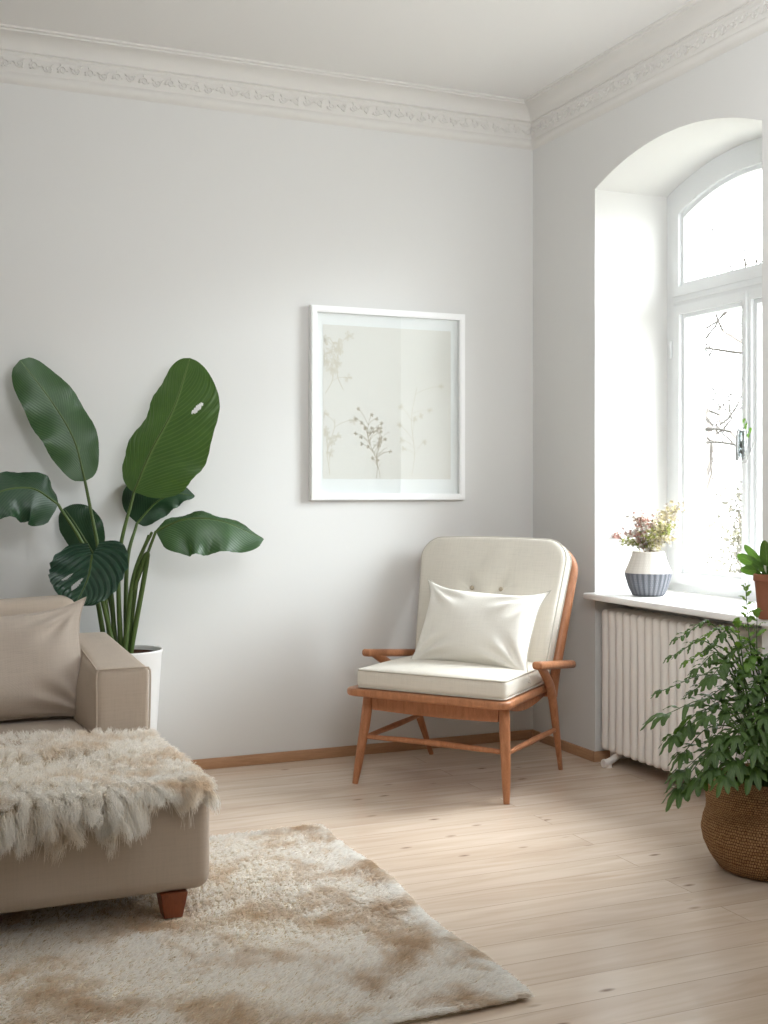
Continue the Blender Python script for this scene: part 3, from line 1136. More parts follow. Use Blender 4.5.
# right edge: fluff points outwards, back edge points backwards
edge = np.clip((x - (TX1 - 0.10)) / 0.10, 0, 1)
D[:, 0] += 0.40 * edge * (1 - 0.7 * front)
bk = np.clip((0.10 - v) / 0.10, 0, 1)
D[:, 1] += 0.7 * bk
ridge = np.exp(-(((P[:, 1] + 1.36 + 0.05 * np.sin(x * 6)) / 0.06) ** 2)) * np.clip((-2.30 - x) / 0.2, 0, 1)
short = np.exp(-(((P[:, 1] + 1.56) / 0.11) ** 2))
L = 0.026 + 0.018 * ridge + 0.044 * front + 0.010 * edge - 0.006 * short + 0.006 * rng.normal(size=NF)
L = L * (1 + front * (rng.uniform(-0.32, 0.12, cl.max() + 1)[cl] - 0.45 * edge))
D += 0.25 * front[:, None] * rng.normal(size=(cl.max() + 1, 3))[cl] * np.array([1, .6, .3])
L += 0.014 * bk
L = np.clip(L, 0.012, 0.10)
grav = 0.15 + 0.60 * front + 0.25 * edge * (1 - front)
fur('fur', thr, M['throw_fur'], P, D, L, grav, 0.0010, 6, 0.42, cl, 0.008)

# ------------------------------------------------------------------ shag rug
RX0, RX1, RY0_, RY1_ = -3.9, -1.575, -2.69, -1.125
rug = thing('shag_rug', 'cream and beige shaggy rug on the oak floor in front of the sofa', 'rug', (-2.7, -1.9, 0))
mb = MB()
nx, ny = 70, 50
gx = np.linspace(RX0, RX1, nx + 1)
gy = np.linspace(RY0_, RY1_, ny + 1)


def rug_edge(px, py):
    """wavy outline"""
    fx = (px - RX0) / (RX1 - RX0)
    fy = (py - RY0_) / (RY1_ - RY0_)
    X = px + 0.012 * np.sin(py * 7 + 1) * fx + (-0.035 + 0.065 * fy) * fx
    Y = py + 0.010 * np.sin(px * 6) * (fy - 0.5) * 2
    return X, Y


GX, GY = np.meshgrid(gx, gy, indexing='ij')
X, Y = rug_edge(GX, GY)
Z = 0.010 + 0.003 * np.sin(X * 9 + Y * 4) * np.sin(Y * 7)
Z[0, :] = Z[-1, :] = 0.004
Z[:, 0] = Z[:, -1] = 0.004
Vt = np.stack([X, Y, Z], -1).reshape(-1, 3)
Vb = Vt.copy()
Vb[:, 2] = 0.001
m = ny + 1
F = []
for i in range(nx):
    for j in range(ny):
        a, b, c, d = i * m + j, (i + 1) * m + j, (i + 1) * m + j + 1, i * m + j + 1
        F.append((a, b, c, d))
nt = len(Vt)
F += [tuple(reversed([k + nt for k in f])) for f in F]
rim = [i * m for i in range(nx + 1)] + [nx * m + j for j in range(1, m)] + [i * m + ny for i in range(nx - 1, -1, -1)] + [j for j in range(ny - 1, 0, -1)]
F += [(rim[k], rim[(k + 1) % len(rim)], rim[(k + 1) % len(rim)] + nt, rim[k] + nt) for k in range(len(rim))]
MB().add(np.concatenate([Vt, Vb]), F).build('backing', M['hide'], rug)
NF = 120000
xx = RX1 - (RX1 - RX0) * rng.random(NF) ** 1.25
yy = RY0_ + (RY1_ - RY0_) * rng.random(NF)
k_e = int(NF * 0.10)
xx[:k_e] = RX1 - np.abs(rng.normal(0, 0.012, k_e))
yy[k_e:int(1.5 * k_e)] = RY0_ + np.abs(rng.normal(0, 0.012, int(1.5 * k_e) - k_e))
yy[int(1.5 * k_e):2 * k_e] = RY1_ - np.abs(rng.normal(0, 0.012, 2 * k_e - int(1.5 * k_e)))
X, Y = rug_edge(xx, yy)
P = np.stack([X, Y, np.full(NF, 0.009)], 1)
f1 = vnoise(P, 4.0, 21)
f2 = vnoise(P, 4.6, 22)
# under the sofa feet the pile is pressed flat
D = np.stack([0.9 * f1 + 0.25, 0.9 * f2 - 0.35, np.full(NF, 0.75)], 1) + 0.30 * rng.normal(size=(NF, 3))
D[:, 0] += 0.9 * np.clip(1 - (RX1 - xx) / 0.03, 0, 1) - 0.0
D[:, 1] -= 0.9 * np.clip(1 - (yy - RY0_) / 0.03, 0, 1)
D[:, 1] += 0.9 * np.clip(1 - (RY1_ - yy) / 0.03, 0, 1)
D[:, 2] = np.clip(D[:, 2], 0.25, None)
L = 0.030 + 0.008 * vnoise(P, 7, 23) + 0.005 * rng.normal(size=NF)
L = np.clip(L, 0.012, 0.05)
under = ((np.abs(P[:, 0] + 2.258) < 0.05) & (np.abs(P[:, 1] - SF - 0.045) < 0.05))
L = np.where(under, 0.006, L)
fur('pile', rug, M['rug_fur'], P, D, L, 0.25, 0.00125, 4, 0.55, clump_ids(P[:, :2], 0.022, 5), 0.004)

# ------------------------------------------------------------------ armchair (built in its own axes: x to its left as seen, y to the back)
CH = np.array([-0.6915, -0.5835, 0.0])
CA = math.radians(-52.2)
ch = thing('lounge_chair', 'wooden lounge chair with cream cushions standing in the corner by the window', 'armchair', CH, CA, local=True)


def bar(P, R, seg=12, flat=1.0, n=16, ref=None):
    P = spline(P, n)
    R = np.interp(np.linspace(0, 1, n + 1), np.linspace(0, 1, len(R)), R)
    return tube(P, R, seg, True, flat, ref)


# seat tray
def round_rect(x0, x1, y0, y1, r, n=6, tb=0.0):
    pts = []
    for cx, cy, a0 in ((x1 - r, y0 + r, -90), (x1 - r, y1 - r, 0), (x0 + r, y1 - r, 90), (x0 + r, y0 + r, 180)):
        for i in range(n + 1):
            a = math.radians(a0 + 90 * i / n)
            pts.append((cx + r * math.cos(a), cy + r * math.sin(a)))
    xm = (x0 + x1) / 2
    return [(xm + (px - xm) * (1 - tb * (py - y0) / (y1 - y0)), py) for px, py in pts]


def slab(outline, z0, z1, bev=0.008, k=3):
    """thick outline with rounded rim"""
    P = np.array(outline)
    c = P.mean(0)
    n = len(P)
    d = P - c
    d = d / np.linalg.norm(d, axis=1)[:, None]
    V = []
    rings = []
    for i in range(k + 1):
        a = PI / 2 * i / k
        rings.append((z0 + bev * (1 - math.sin(a)), bev * (1 - math.cos(a)) * -1))
    seq = []
    for i in range(k + 1):
        a = PI / 2 * (1 - i / k)
        seq.append((z0 + bev - bev * math.sin(a), -bev + bev * math.cos(a)))
    for i in range(k + 1):
        a = PI / 2 * i / k
        seq.append((z1 - bev + bev * math.sin(a), -bev + bev * math.cos(a)))
    for z, off in seq:
        q = P + d * off
        V += [(p[0], p[1], z) for p in q]
    F = []
    m = len(seq)
    for i in range(m - 1):
        for j in range(n):
            j2 = (j + 1) % n
            F.append((i * n + j, i * n + j2, (i + 1) * n + j2, (i + 1) * n + j))
    F.append(tuple(reversed(range(n))))
    F.append(tuple((m - 1) * n + j for j in range(n)))
    return V, F


mb = MB()
mb.add(*slab(round_rect(-0.384, 0.372, -0.375, 0.26, 0.05, 6, 0.10), 0.378, 0.410, 0.012))
mb.build('seat_frame', M['chair_wood'], ch)
# aprons
mb = MB()
pts = [(-0.29, 0.382), (0.29, 0.382)] + [(0.29 - 0.58 * i / 12, 0.312 - 0.006 * math.sin(PI * i / 12)) for i in range(13)]
mb.add(*prism(pts, 'y', -0.285, -0.262))
mb.build('apron', M['chair_wood'], ch, angle=30)
for sx in (-1, 1):
    pts = [(-0.26, 0.382), (0.20, 0.382)] + [(0.20 - 0.46 * i / 14, 0.372 - 0.06 * math.sin(PI * (0.12 + 0.88 * i / 14)) ** 0.8 * (0.55 + 0.45 * i / 14)) for i in range(15)]
    MB().add(*prism(pts, 'x', sx * 0.30 - 0.011, sx * 0.30 + 0.011)).build('apron', M['chair_wood'], ch, angle=30)
for sx in (-1, 1):
    P = [(sx * 0.312, -0.272, 0.40), (sx * 0.322, -0.287, 0.26), (sx * 0.338, -0.312, 0.10), (sx * 0.348, -0.330, 0.0)]
    MB().add(*bar(P, [0.022, 0.0225, 0.0185, 0.0125], 14)).build('leg', M['chair_wood'], ch)
for sx in (-1, 1):
    P = [(sx * 0.394, -0.095, 0.525), (sx * 0.374, 0.040, 0.45), (sx * 0.352, 0.150, 0.37), (sx * 0.337, 0.245, 0.19), (sx * 0.322, 0.338, 0.0)]
    MB().add(*bar(P, [0.018, 0.022, 0.0245, 0.020, 0.0125], 14, 0.8, 20, (1, 0, 0))).build('leg', M['chair_wood'], ch)
# arms, sloping to the back
for sx in (-1, 1):
    def arm_bend(V, sx=sx):
        V = V.copy()
        t = (V[:, 1] + 0.15) / 0.46
        V[:, 2] += 0.530 - 0.052 * t
        V[:, 0] = V[:, 0] * (0.85 + 0.35 * np.sin(np.clip(t, 0, 1) * PI)) + sx * (0.402 - 0.016 * t)
        return V
    mb = MB().add(*rbox(-0.025, 0.025, -0.15, 0.31, -0.0165, 0.0165, 0.014, 6, 4, arm_bend))
    mb.build('armrest', M['chair_wood'], ch)
# bent back hoop and slats; cushion plane data
B0 = np.array([0, 0.150, 0.470])
BU = np.array([0, 0.305, 0.9523])
BU /= np.linalg.norm(BU)
BN = np.array([0, -BU[2], BU[1]])             # towards the sitter
BH_ = 0.578


def bk_pt(a, b, c):
    """a across, b up the back, c towards the front"""
    return np.array([a, 0, 0]) + B0 + BU * b + BN * c


def bw(b):
    return 0.318 + 0.040 * min(max(b / BH_, 0), 1)


hoop = []
for sx in (-1, 1):
    side = [bk_pt(sx * (bw(b) + 0.012), b, -0.105) for b in (-0.10, 0.0, 0.15, 0.30, 0.42)]
    arc = [bk_pt(sx * (0.350 - 0.10 * (1 - math.cos(a)) + 0.012), 0.46 + 0.10 * math.sin(a), -0.105) for a in np.linspace(0.1, 1.5, 6)]
    hoop.append(side + arc)
path = hoop[0] + hoop[1][::-1]
MB().add(*bar(path, [0.020, 0.0215, 0.021, 0.020, 0.020, 0.020, 0.021, 0.0215, 0.020], 14, 1.25, 90, (0, 1, 0))).build('back_frame', M['chair_wood'], ch)
for a in (-0.2, -0.1, 0, 0.1, 0.2):
    MB().add(*bar([bk_pt(a, -0.09, -0.105), bk_pt(a, 0.25, -0.115), bk_pt(a, 0.553, -0.105)], [0.010, 0.012, 0.010], 10)).build('back_slat', M['chair_wood'], ch)
MB().add(*bar([bk_pt(-0.32, -0.085, -0.105), bk_pt(0.32, -0.085, -0.105)], [0.018, 0.018], 12)).build('back_rail', M['chair_wood'], ch)
# stretchers
MB().add(*bar([(-0.326, -0.292, 0.196), (0, -0.290, 0.200), (0.326, -0.292, 0.196)], [0.010, 0.0135, 0.010], 12)).build('stretcher', M['chair_wood'], ch)
for sx in (-1, 1):
    MB().add(*bar([(sx * 0.328, -0.29, 0.190), (sx * 0.332, 0.0, 0.194), (sx * 0.337, 0.24, 0.198)], [0.010, 0.0135, 0.010], 12)).build('stretcher', M['chair_wood'], ch)


# seat cushion
def seat_fn(V):
    V = V.copy()
    q = np.clip(1 - (V[:, 0] / 0.345) ** 2, 0, 1) * np.clip(1 - ((V[:, 1] + 0.07) / 0.29) ** 2, 0, 1)
    V[:, 2] += np.where(V[:, 2] > 0.46, 0.022 * q ** 0.7, 0)
    V[:, 0] *= 1 - 0.08 * (V[:, 1] + 0.36) / 0.58
    return V


mb = MB().add(*rbox(-0.330, 0.354, -0.358, 0.205, 0.412, 0.492, 0.022, 10, 4, seat_fn))
sc = mb.build('seat_cushion', M['cream'], ch)
mb = MB()
for z in (0.4875, 0.4165):
    P = np.array([(p[0], p[1], z) for p in round_rect(-0.3265, 0.3505, -0.3545, 0.20, 0.022, 5)])
    P[:, 0] *= 1 - 0.08 * (P[:, 1] + 0.36) / 0.58
    mb.add(*tube(P, 0.0035, 6, closed=True))
mb.build('piping', M['cream_piping'], sc)


# back cushion: outline x thickness, in (a, b, c)
def back_outline(n=12, inset=0.0):
    r = 0.090
    pts = []
    w0, w1 = bw(0) - inset, bw(BH_) - inset
    b0, b1 = inset, BH_ - inset
    r0 = 0.03
    for cx, cy, a0, rr in ((w0 - r0, b0 + r0, -90, r0), (w1 - r, b1 - r, 0, r), (-(w1 - r), b1 - r, 90, r), (-(w0 - r0), b0 + r0, 180, r0)):
        for i in range(n + 1):
            a = math.radians(a0 + 90 * i / n)
            pts.append((cx + rr * math.cos(a), cy + rr * math.sin(a)))
    # resample evenly so that the cap rings are regular
    P = np.array(pts + pts[:1])
    d = np.r_[0, np.cumsum(np.linalg.norm(np.diff(P, axis=0), axis=1))]
    s = np.linspace(0, d[-1], 121)[:-1]
    Q = np.stack([np.interp(s, d, P[:, 0]), np.interp(s, d, P[:, 1])], 1)
    Q[:, 1] += 0.012 * (1 - (Q[:, 0] / 0.36) ** 2) * np.clip(Q[:, 1] / BH_, 0, 1) ** 4
    return Q


OUT = back_outline()
cen = np.array([0, BH_ * 0.5])
BTN = [(-0.072, 0.345), (0.072, 0.345)]


def tuft(a, b):
    h = 0.0
    for x0, z0 in BTN:
        d = math.hypot(a - x0, b - z0)
        h -= 0.020 * math.exp(-(d / 0.035) ** 2)
        if b > z0 - 0.01:   # soft pull lines up to the top
            h -= 0.006 * math.exp(-((a - x0 - 0.04 * math.sin((b - z0) * 9)) / 0.018) ** 2) * math.exp(-(b - z0) / 0.12)
    return h


V = []
rings = [(1.0, 'f')]
lev = []
for s in (0.02, 0.1, 0.2, 0.3, 0.4, 0.5, 0.6, 0.7, 0.8, 0.88, 0.94, 0.975):
    lev.append((s, 'f'))
n = len(OUT)
for s, _ in lev:
    for p in OUT:
        q = cen + (p - cen) * s
        dome = 0.022 * (1 - s ** 3)
        V.append(bk_pt(q[0], q[1], 0.0 + dome + tuft(q[0], q[1])))
for k in range(1, 7):
    th = PI / 2 * k / 6
    for p in OUT:
        q = cen + (p - cen) * (0.975 + 0.025 * math.sin(th))
        V.append(bk_pt(q[0], q[1], -0.016 * (1 - math.cos(th))))
for c in (-0.035, -0.060):
    for p in OUT:
        q = cen + (p - cen) * 1.006
        V.append(bk_pt(q[0], q[1], c))
for k in range(1, 5):
    th = PI / 2 * k / 4
    for p in OUT:
        q = cen + (p - cen) * (1.0 - 0.03 * (1 - math.cos(th)))
        V.append(bk_pt(q[0], q[1], -0.070 - 0.016 * math.sin(th)))
m = len(V) // n
F = []
for i in range(m - 1):
    for j in range(n):
        j2 = (j + 1) % n
        F.append((i * n + j, i * n + j2, (i + 1) * n + j2, (i + 1) * n + j))
F.append(tuple(range(n)))
F.append(tuple((m - 1) * n + j for j in range(n)))
bc = MB().add(V, F).build('back_cushion', M['cream'], ch, angle=70)
mb = MB()
for c in (-0.012, -0.074):
    P = np.array([bk_pt(*(cen + (p - cen) * 1.004), c) for p in OUT])
    mb.add(*tube(P, 0.0036, 6, closed=True))
mb.build('piping', M['cream_piping'], bc)
for x0, z0 in BTN:
    V, F, _ = lathe([(0.0, -0.004), (0.010, -0.004), (0.011, 0.0), (0.008, 0.004), (0.0, 0.005)], 0, 0, 20)
    V = np.array([bk_pt(x0 + p[0], z0 + p[1], 0.006 + p[2]) for p in V])
    MB().add(V, F).build('button', M['button'], bc)

# pillow on the chair: built in chair axes, placed in the world
cp = thing('throw_pillow', 'ivory boucle pillow leaning on the cream lounge chair back', 'pillow', CH + np.array([0.03, 0.01, 0.50]), CA, local=True)
V, F, rim = pillow(0.515, 0.345, 0.19, 64, 0.05, 9, 0.018, 0.036)
pl = dict(loc=(0.058, -0.030, 0.146), rx=math.radians(-27), ry=math.radians(3.2), rz=math.radians(2))
MB().add(place(V, **pl), F).build('cover', M['boucle'], cp, angle=80)
MB().add(*tube(place(rim, **pl), 0.0025, 6, closed=True)).build('seam', M['cream_piping'], cp)


# ------------------------------------------------------------------ leaves
def leaf(P, hint, wl, wr, a=0.5, b=0.6, camber=0.12, wave=0.010, ripple=0.0, lobe=0.0, nv=44, nu=9, holes=None, nwave=3, seed=0, rn=14, rs=0.4, pl=None):
    """blade along the midrib points P (base to tip); hint: direction of its right half; widths in metres"""
    mid = spline(P, nv)
    T = np.gradient(mid, axis=0)
    T /= np.linalg.norm(T, axis=1)[:, None]
    Ltot = np.linalg.norm(np.diff(mid, axis=0), axis=1).sum()
    v = np.linspace(0, 1, nv + 1)
    prof_ = np.clip(v, 1e-4, 1) ** a * np.clip(1 - v, 1e-5, 1) ** b
    prof_ /= prof_.max()
    V, F, uv = [], [], []
    us = np.linspace(-1, 1, 2 * nu + 1)
    for i in range(nv + 1):
        S = np.array(hint, float)
        S = S - T[i] * (S @ T[i])
        S /= np.linalg.norm(S)
        Nm = np.cross(S, T[i])
        for u in us:
            w = wr * prof_[i] if u > 0 else wl * (prof_[i] if pl is None else pl(v[i]))
            off = w * u
            cz = -camber * abs(u) ** 1.6 * w + wave * math.sin(v[i] * nwave * 2 * PI + (1.3 if u > 0 else 0) + seed) * abs(u) ** 2 * prof_[i]
            cz += ripple * math.sin(2 * PI * rn * (v[i] - abs(u) * rs)) * (abs(u) ** 0.5) * prof_[i]
            V.append(mid[i] + S * off + Nm * cz - T[i] * lobe * abs(u) ** 1.2 * (1 - v[i]) ** 2)
            uv.append((0.5 + u * 0.5, v[i]))
    m = len(us)
    for i in range(nv):
        for j in range(m - 1):
            vc, uc = (i + 0.5) / nv, (us[j] + us[j + 1]) / 2
            if holes and any(h(uc, vc) for h in holes):
                continue
            F.append((i * m + j, i * m + j + 1, (i + 1) * m + j + 1, (i + 1) * m + j))
    return V, F, uv, mid


# big plant in a white pot, between the sofa and the wall
POT = np.array([-2.07, -0.172, 0.0])
bp = thing('potted_leafy_plant', 'tall plant with huge paddle shaped leaves in a white pot behind the sofa arm', 'plant', POT)
prof_p = [(0.0, 0.0), (0.108, 0.0), (0.112, 0.006), (0.120, 0.10), (0.134, 0.30), (0.150, 0.555), (0.155, 0.568), (0.155, 0.574), (0.152, 0.577), (0.146, 0.574), (0.142, 0.55), (0.136, 0.46), (0.0, 0.46)]
MB().add(*lathe(prof_p, POT[0], POT[1], 56)).build('pot', M['pot_white'], bp, angle=50)
r_ = 0.1425
mb = MB()
sv = []
for i, rr in enumerate(np.linspace(0.001, r_, 12)):
    sv.append((rr, 0.556 + 0.004 * math.sin(i * 2.3)))
mb.add(*lathe(sv, POT[0], POT[1], 40))
mb.build('soil', M['soil'], bp)


def stem(P, r0, r1, name='stalk', parent=None, mat=None, n=22):
    return MB().add(*bar(P, [r0, (r0 + r1) / 2, r1], 10, 1.0, n)).build(name, mat or M['petiole'], parent)


def seg_hole(u0, v0, u1, v1, w):
    def h(u, v):
        t = ((u - u0) * (u1 - u0) + (v - v0) * (v1 - v0)) / ((u1 - u0) ** 2 + (v1 - v0) ** 2)
        if not 0 <= t <= 1:
            return False
        d = math.hypot(u - u0 - t * (u1 - u0), v - v0 - t * (v1 - v0))
        return d < w * math.sin(PI * t) ** 0.6
    return h


LV = [
    # px midrib (base -> tip) with depth, hint, wl, wr, shape, material; soil: px and depth of the stalk foot
    dict(m=[(85, 481, -.20), (74, 440, -.17), (52, 402, -.14), (20, 360, -.12)], hint=cR * 0.9 + cF * 0.42 + cU * 0.1, wl=.122, wr=.108, a=.42, b=.40, mat='leaf_mid', cam=.16, wave=.014, soil=(112, -.17), via=[(100, 560, -.19)]),
    dict(m=[(134, 492, -.24), (150, 453, -.27), (174, 407, -.30), (190, 358, -.28)], hint=cR * 0.93 - cF * 0.30 - cU * 0.15, wl=.112, wr=.232, a=.40, b=.56, pl=lambda v: min(1.0, (v * 6 + .02) ** .5) * max(0.0, 1 - v ** 9) ** .5, mat='leaf_bright', cam=.10, wave=.016, soil=(121, -.19), via=[(119, 560, -.21)],
         holes=[seg_hole(.40, .665, .62, .735, .020)], fine=True),
    dict(m=[(58, 504, -.26), (30, 488, -.30), (-8, 495, -.34), (-46, 528, -.36)], hint=cU * 0.9 + cF * 0.5, wl=.135, wr=.085, a=.22, b=.6, mat='leaf_dark', cam=.25, wave=.022, soil=(107, -.15), via=[(88, 558, -.22)]),
    dict(m=[(137, 523, -.12), (157, 502, -.11), (176, 494, -.10), (195, 496, -.09)], hint=-cU * 0.6 + cR * 0.8 - cF * .2, wl=.16, wr=.070, a=.42, b=.75, mat='leaf_dark', cam=.15, wave=.008, soil=(126, -.15), via=[(127, 565, -.14)]),
    dict(m=[(156, 531, -.26), (186, 519, -.30), (222, 521, -.33), (264, 539, -.32)], hint=-cU * 0.85 - cF * 0.5, wl=.030, wr=.158, a=.30, b=.48, mat='leaf_mid', cam=.22, wave=.016, soil=(130, -.19), via=[(134, 590, -.22), (148, 553, -.25)]),
    dict(m=[(92, 555, -.36), (89, 574, -.40), (83, 590, -.43), (75, 605, -.45)], hint=cR * 0.96 + cU * 0.22 - cF * 0.1, wl=.165, wr=.172, a=.26, b=.44, mat='leaf_round', cam=.16, wave=.004, soil=(116, -.20), via=[(105, 612, -.24)], lobe=.055,
         holes=[seg_hole(-.12, .42, -.36, .74, .055), seg_hole(-.40, .36, -.66, .60, .040)], rip=.006, rn=7, rs=.75, fine=True),
    dict(m=[(95, 556, -.12), (84, 538, -.10), (74, 522, -.09), (64, 508, -.08)], hint=cR * 0.7 + cU * 0.7, wl=.075, wr=.10, a=.5, b=.5, mat='leaf_dark', cam=.12, wave=.006, soil=(117, -.13), via=[(110, 600, -.13)]),
]
for i, d in enumerate(LV):
    P = [at(*p) for p in d['m']]
    V, F, uv, mid = leaf(P, d['hint'], d['wl'], d['wr'], d['a'], d['b'], d['cam'], d['wave'], d.get('rip', 0.0018), d.get('lobe', 0.0), 130 if d.get('fine') else 60, 34 if d.get('fine') else 12, d.get('holes'), 3, i * 1.3, d.get('rn', 14), d.get('rs', .4), d.get('pl'))
    V = np.array(V)
    V[:, 1] = np.minimum(V[:, 1], -0.015)               # the wall holds the leaves back
    lf = MB().add(V, F, uv).build('leaf', M[d['mat']], bp)
    so = at(d['soil'][0], 654, d['soil'][1])
    so[2] = 0.55
    via = [at(*p) for p in d['via']]
    stem([so] + via[::-1] + [P[0]], 0.0115, 0.0060, 'stalk', lf)
    rb = mid[:-3] + np.array([0, 0, 0])
    MB().add(*tube(rb, np.linspace(0.0052, 0.0012, len(rb)), 6)).build('midrib', M['petiole'], lf)
# bare sheathing stalks of the same clump
for q in ([(127, -.17), (139, 565, -.22), (152, 532, -.25)], [(124, -.20), (133, 580, -.22), (149, 535, -.25)], [(115, -.16), (112, 600, -.16), (106, 552, -.16)]):
    so = at(q[0][0], 654, q[0][1])
    so[2] = 0.55
    stem([so] + [at(*p) for p in q[1:]], 0.0125, 0.006, 'bare_stalk', bp)

# ------------------------------------------------------------------ vase and dried flowers on the sill
VC = np.array([0.118, -0.805, ZSILL])
va = thing('two_tone_vase', 'white and slate grey ribbed vase standing on the window sill', 'vase', VC)
z0 = ZSILL


def vz(h):
    return z0 + h


low = [(0.0, vz(0.001)), (0.064, vz(0.001)), (0.071, vz(0.006)), (0.086, vz(0.040)), (0.098, vz(0.080)), (0.1025, vz(0.102))]
upp = [(0.1025, vz(0.102)), (0.101, vz(0.110)), (0.090, vz(0.135)), (0.077, vz(0.168)), (0.0695, vz(0.190)), (0.070, vz(0.196)), (0.063, vz(0.197)), (0.060, vz(0.190)), (0.066, vz(0.165)), (0.085, vz(0.11)), (0.0, vz(0.09))]


def ribbed(amp, n=24):
    def fn(V):
        d = V[:, :2] - VC[:2]
        th = np.arctan2(d[:, 1], d[:, 0])
        k = 1 + amp * np.cos(th * n)
        V = V.copy()
        V[:, :2] = VC[:2] + d * k[:, None]
        return V
    return fn


def dense(prof, n=5):
    out = []
    for a, b in zip(prof[:-1], prof[1:]):
        out += [(a[0] + (b[0] - a[0]) * i / n, a[1] + (b[1] - a[1]) * i / n) for i in range(n)]
    return out + [prof[-1]]


MB().add(*lathe(dense(low), VC[0], VC[1], 144, ribbed(0.018))).build('grey_base', M['vase_grey'], va, angle=60)
MB().add(*lathe(dense(upp), VC[0], VC[1], 96, ribbed(0.004, 16))).build('white_neck', M['vase_white'], va, angle=60)


def blossom_ball(mb, c, r, rr):
    """tiny five petalled floret"""
    d = rr.normal(size=3)
    d /= np.linalg.norm(d)
    a = np.cross(d, [0.3, 0.5, 0.8])
    a /= np.linalg.norm(a)
    b = np.cross(d, a)
    n = 5
    V = [c - d * r * 0.35]
    F = []
    for k in range(n):
        th = 2 * PI * k / n
        p = a * math.cos(th) + b * math.sin(th)
        q = a * math.cos(th + 0.55) + b * math.sin(th + 0.55)
        q2 = a * math.cos(th - 0.55) + b * math.sin(th - 0.55)
        i0 = len(V)
        V += [c + q2 * r * 0.75 + d * r * 0.15, c + p * r * 1.15 + d * r * 0.3, c + q * r * 0.75 + d * r * 0.15]
        F += [(0, i0, i0 + 1), (0, i0 + 1, i0 + 2)]
    mb.add(V, F)


def flower_sprig(name, label, tip, mats, spread, nfl, seed, size=0.0075, group=None, leaves=3, tail=0.5):
    rr = np.random.default_rng(seed)
    ang = rr.uniform(0, 6.28)
    base = np.array([VC[0] + 0.02 * math.cos(ang), VC[1] + 0.02 * math.sin(ang), z0 + 0.095])
    tip = np.array(tip, float)
    neck = np.array([VC[0], VC[1], z0 + 0.195]) + (tip - np.array([VC[0], VC[1], tip[2]])) * 0.22
    neck[2] = z0 + 0.20
    t = thing(name, label, 'dried flowers', base, group=group)
    P = spline([base, neck, neck * 0.45 + tip * 0.55 + np.array([0, 0, 0.012]), tip], 20)
    mb = MB().add(*tube(P, np.linspace(0.0017, 0.0008, len(P)), 6))
    fl = [MB() for _ in mats]
    lfm = MB()
    for k in range(nfl):
        s = 1 - tail * rr.random() ** 1.4
        p0 = P[min(len(P) - 1, int(s * 20))]
        o = rr.normal(size=3) * spread * (0.35 + 0.65 * s)
        o[2] = abs(o[2]) * 0.7
        c = p0 + o
        if k % 3 == 0:
            mb.add(*tube(np.array([p0, p0 * 0.5 + c * 0.5 + [0, 0, 0.003], c]), [0.0007, 0.0006, 0.0005], 4))
        blossom_ball(fl[k % len(mats)], c, size * rr.uniform(0.7, 1.25), rr)
    mb.build('stem', M['stem_brown'], t)
    for f, mm in zip(fl, mats):
        f.build('blossoms', M[mm], t)['kind'] = 'stuff'
    for k in range(leaves):
        s = 0.42 + 0.1 * k
        p0 = P[int(s * 20)]
        d = rr.normal(size=3)
        d[2] = abs(d[2]) * 0.6
        d /= np.linalg.norm(d)
        V, F, uv, _ = leaf([p0, p0 + d * 0.02, p0 + d * 0.036 - np.array([0, 0, 0.004])], np.cross(d, [0, 0, 1.0]), 0.005, 0.005, .5, .7, .1, 0, nv=8, nu=2)
        lfm.add(V, F, uv)
    lfm.build('leaves', M['grey_green'], t)


def vtip(px, py, dx=0.0):
    return atx(px, py, VC[0] + dx)


flower_sprig('dried_flower_sprig', 'dusty pink dried sprig leaning far left out of the vase', vtip(609, 536), ['pink'], 0.017, 150, 1, 0.0075, None, 3, 0.20)
flower_sprig('dried_flower_sprig', 'upright dusty pink dried sprig in the middle of the vase', vtip(640, 520), ['pink', 'white_bloom'], 0.022, 210, 2, 0.0075, None, 4, 0.6)
flower_sprig('dried_flower_sprig', 'tallest ivory dried sprig in the vase, nearest the window', vtip(676, 508), ['ivory_bloom', 'white_bloom'], 0.024, 260, 3, 0.0075, None, 3, 0.65)
for q, (px, py, dx, m1, m2) in enumerate([(652, 524, .02, 'pink', 'white_bloom'), (662, 518, .03, 'ivory_bloom', 'white_bloom'), (668, 528, -.02, 'ivory_bloom', 'green_bloom'), (655, 535, -.03, 'white_bloom', 'green_bloom'), (634, 535, -.02, 'white_bloom', 'pink'), (672, 540, 0, 'white_bloom', 'ivory_bloom'), (645, 538, .03, 'green_bloom', 'white_bloom'), (660, 538, -.01, 'green_bloom', 'ivory_bloom'), (626, 545, 0, 'white_bloom', 'green_bloom')]):
    flower_sprig('dried_flower_sprig', 'short pale dried flower sprig in the thick of the bunch in the vase', vtip(px, py, dx), [m1, m2], 0.022, 150, 20 + q, 0.007, 'short pale sprigs in the vase', 4, 0.66)

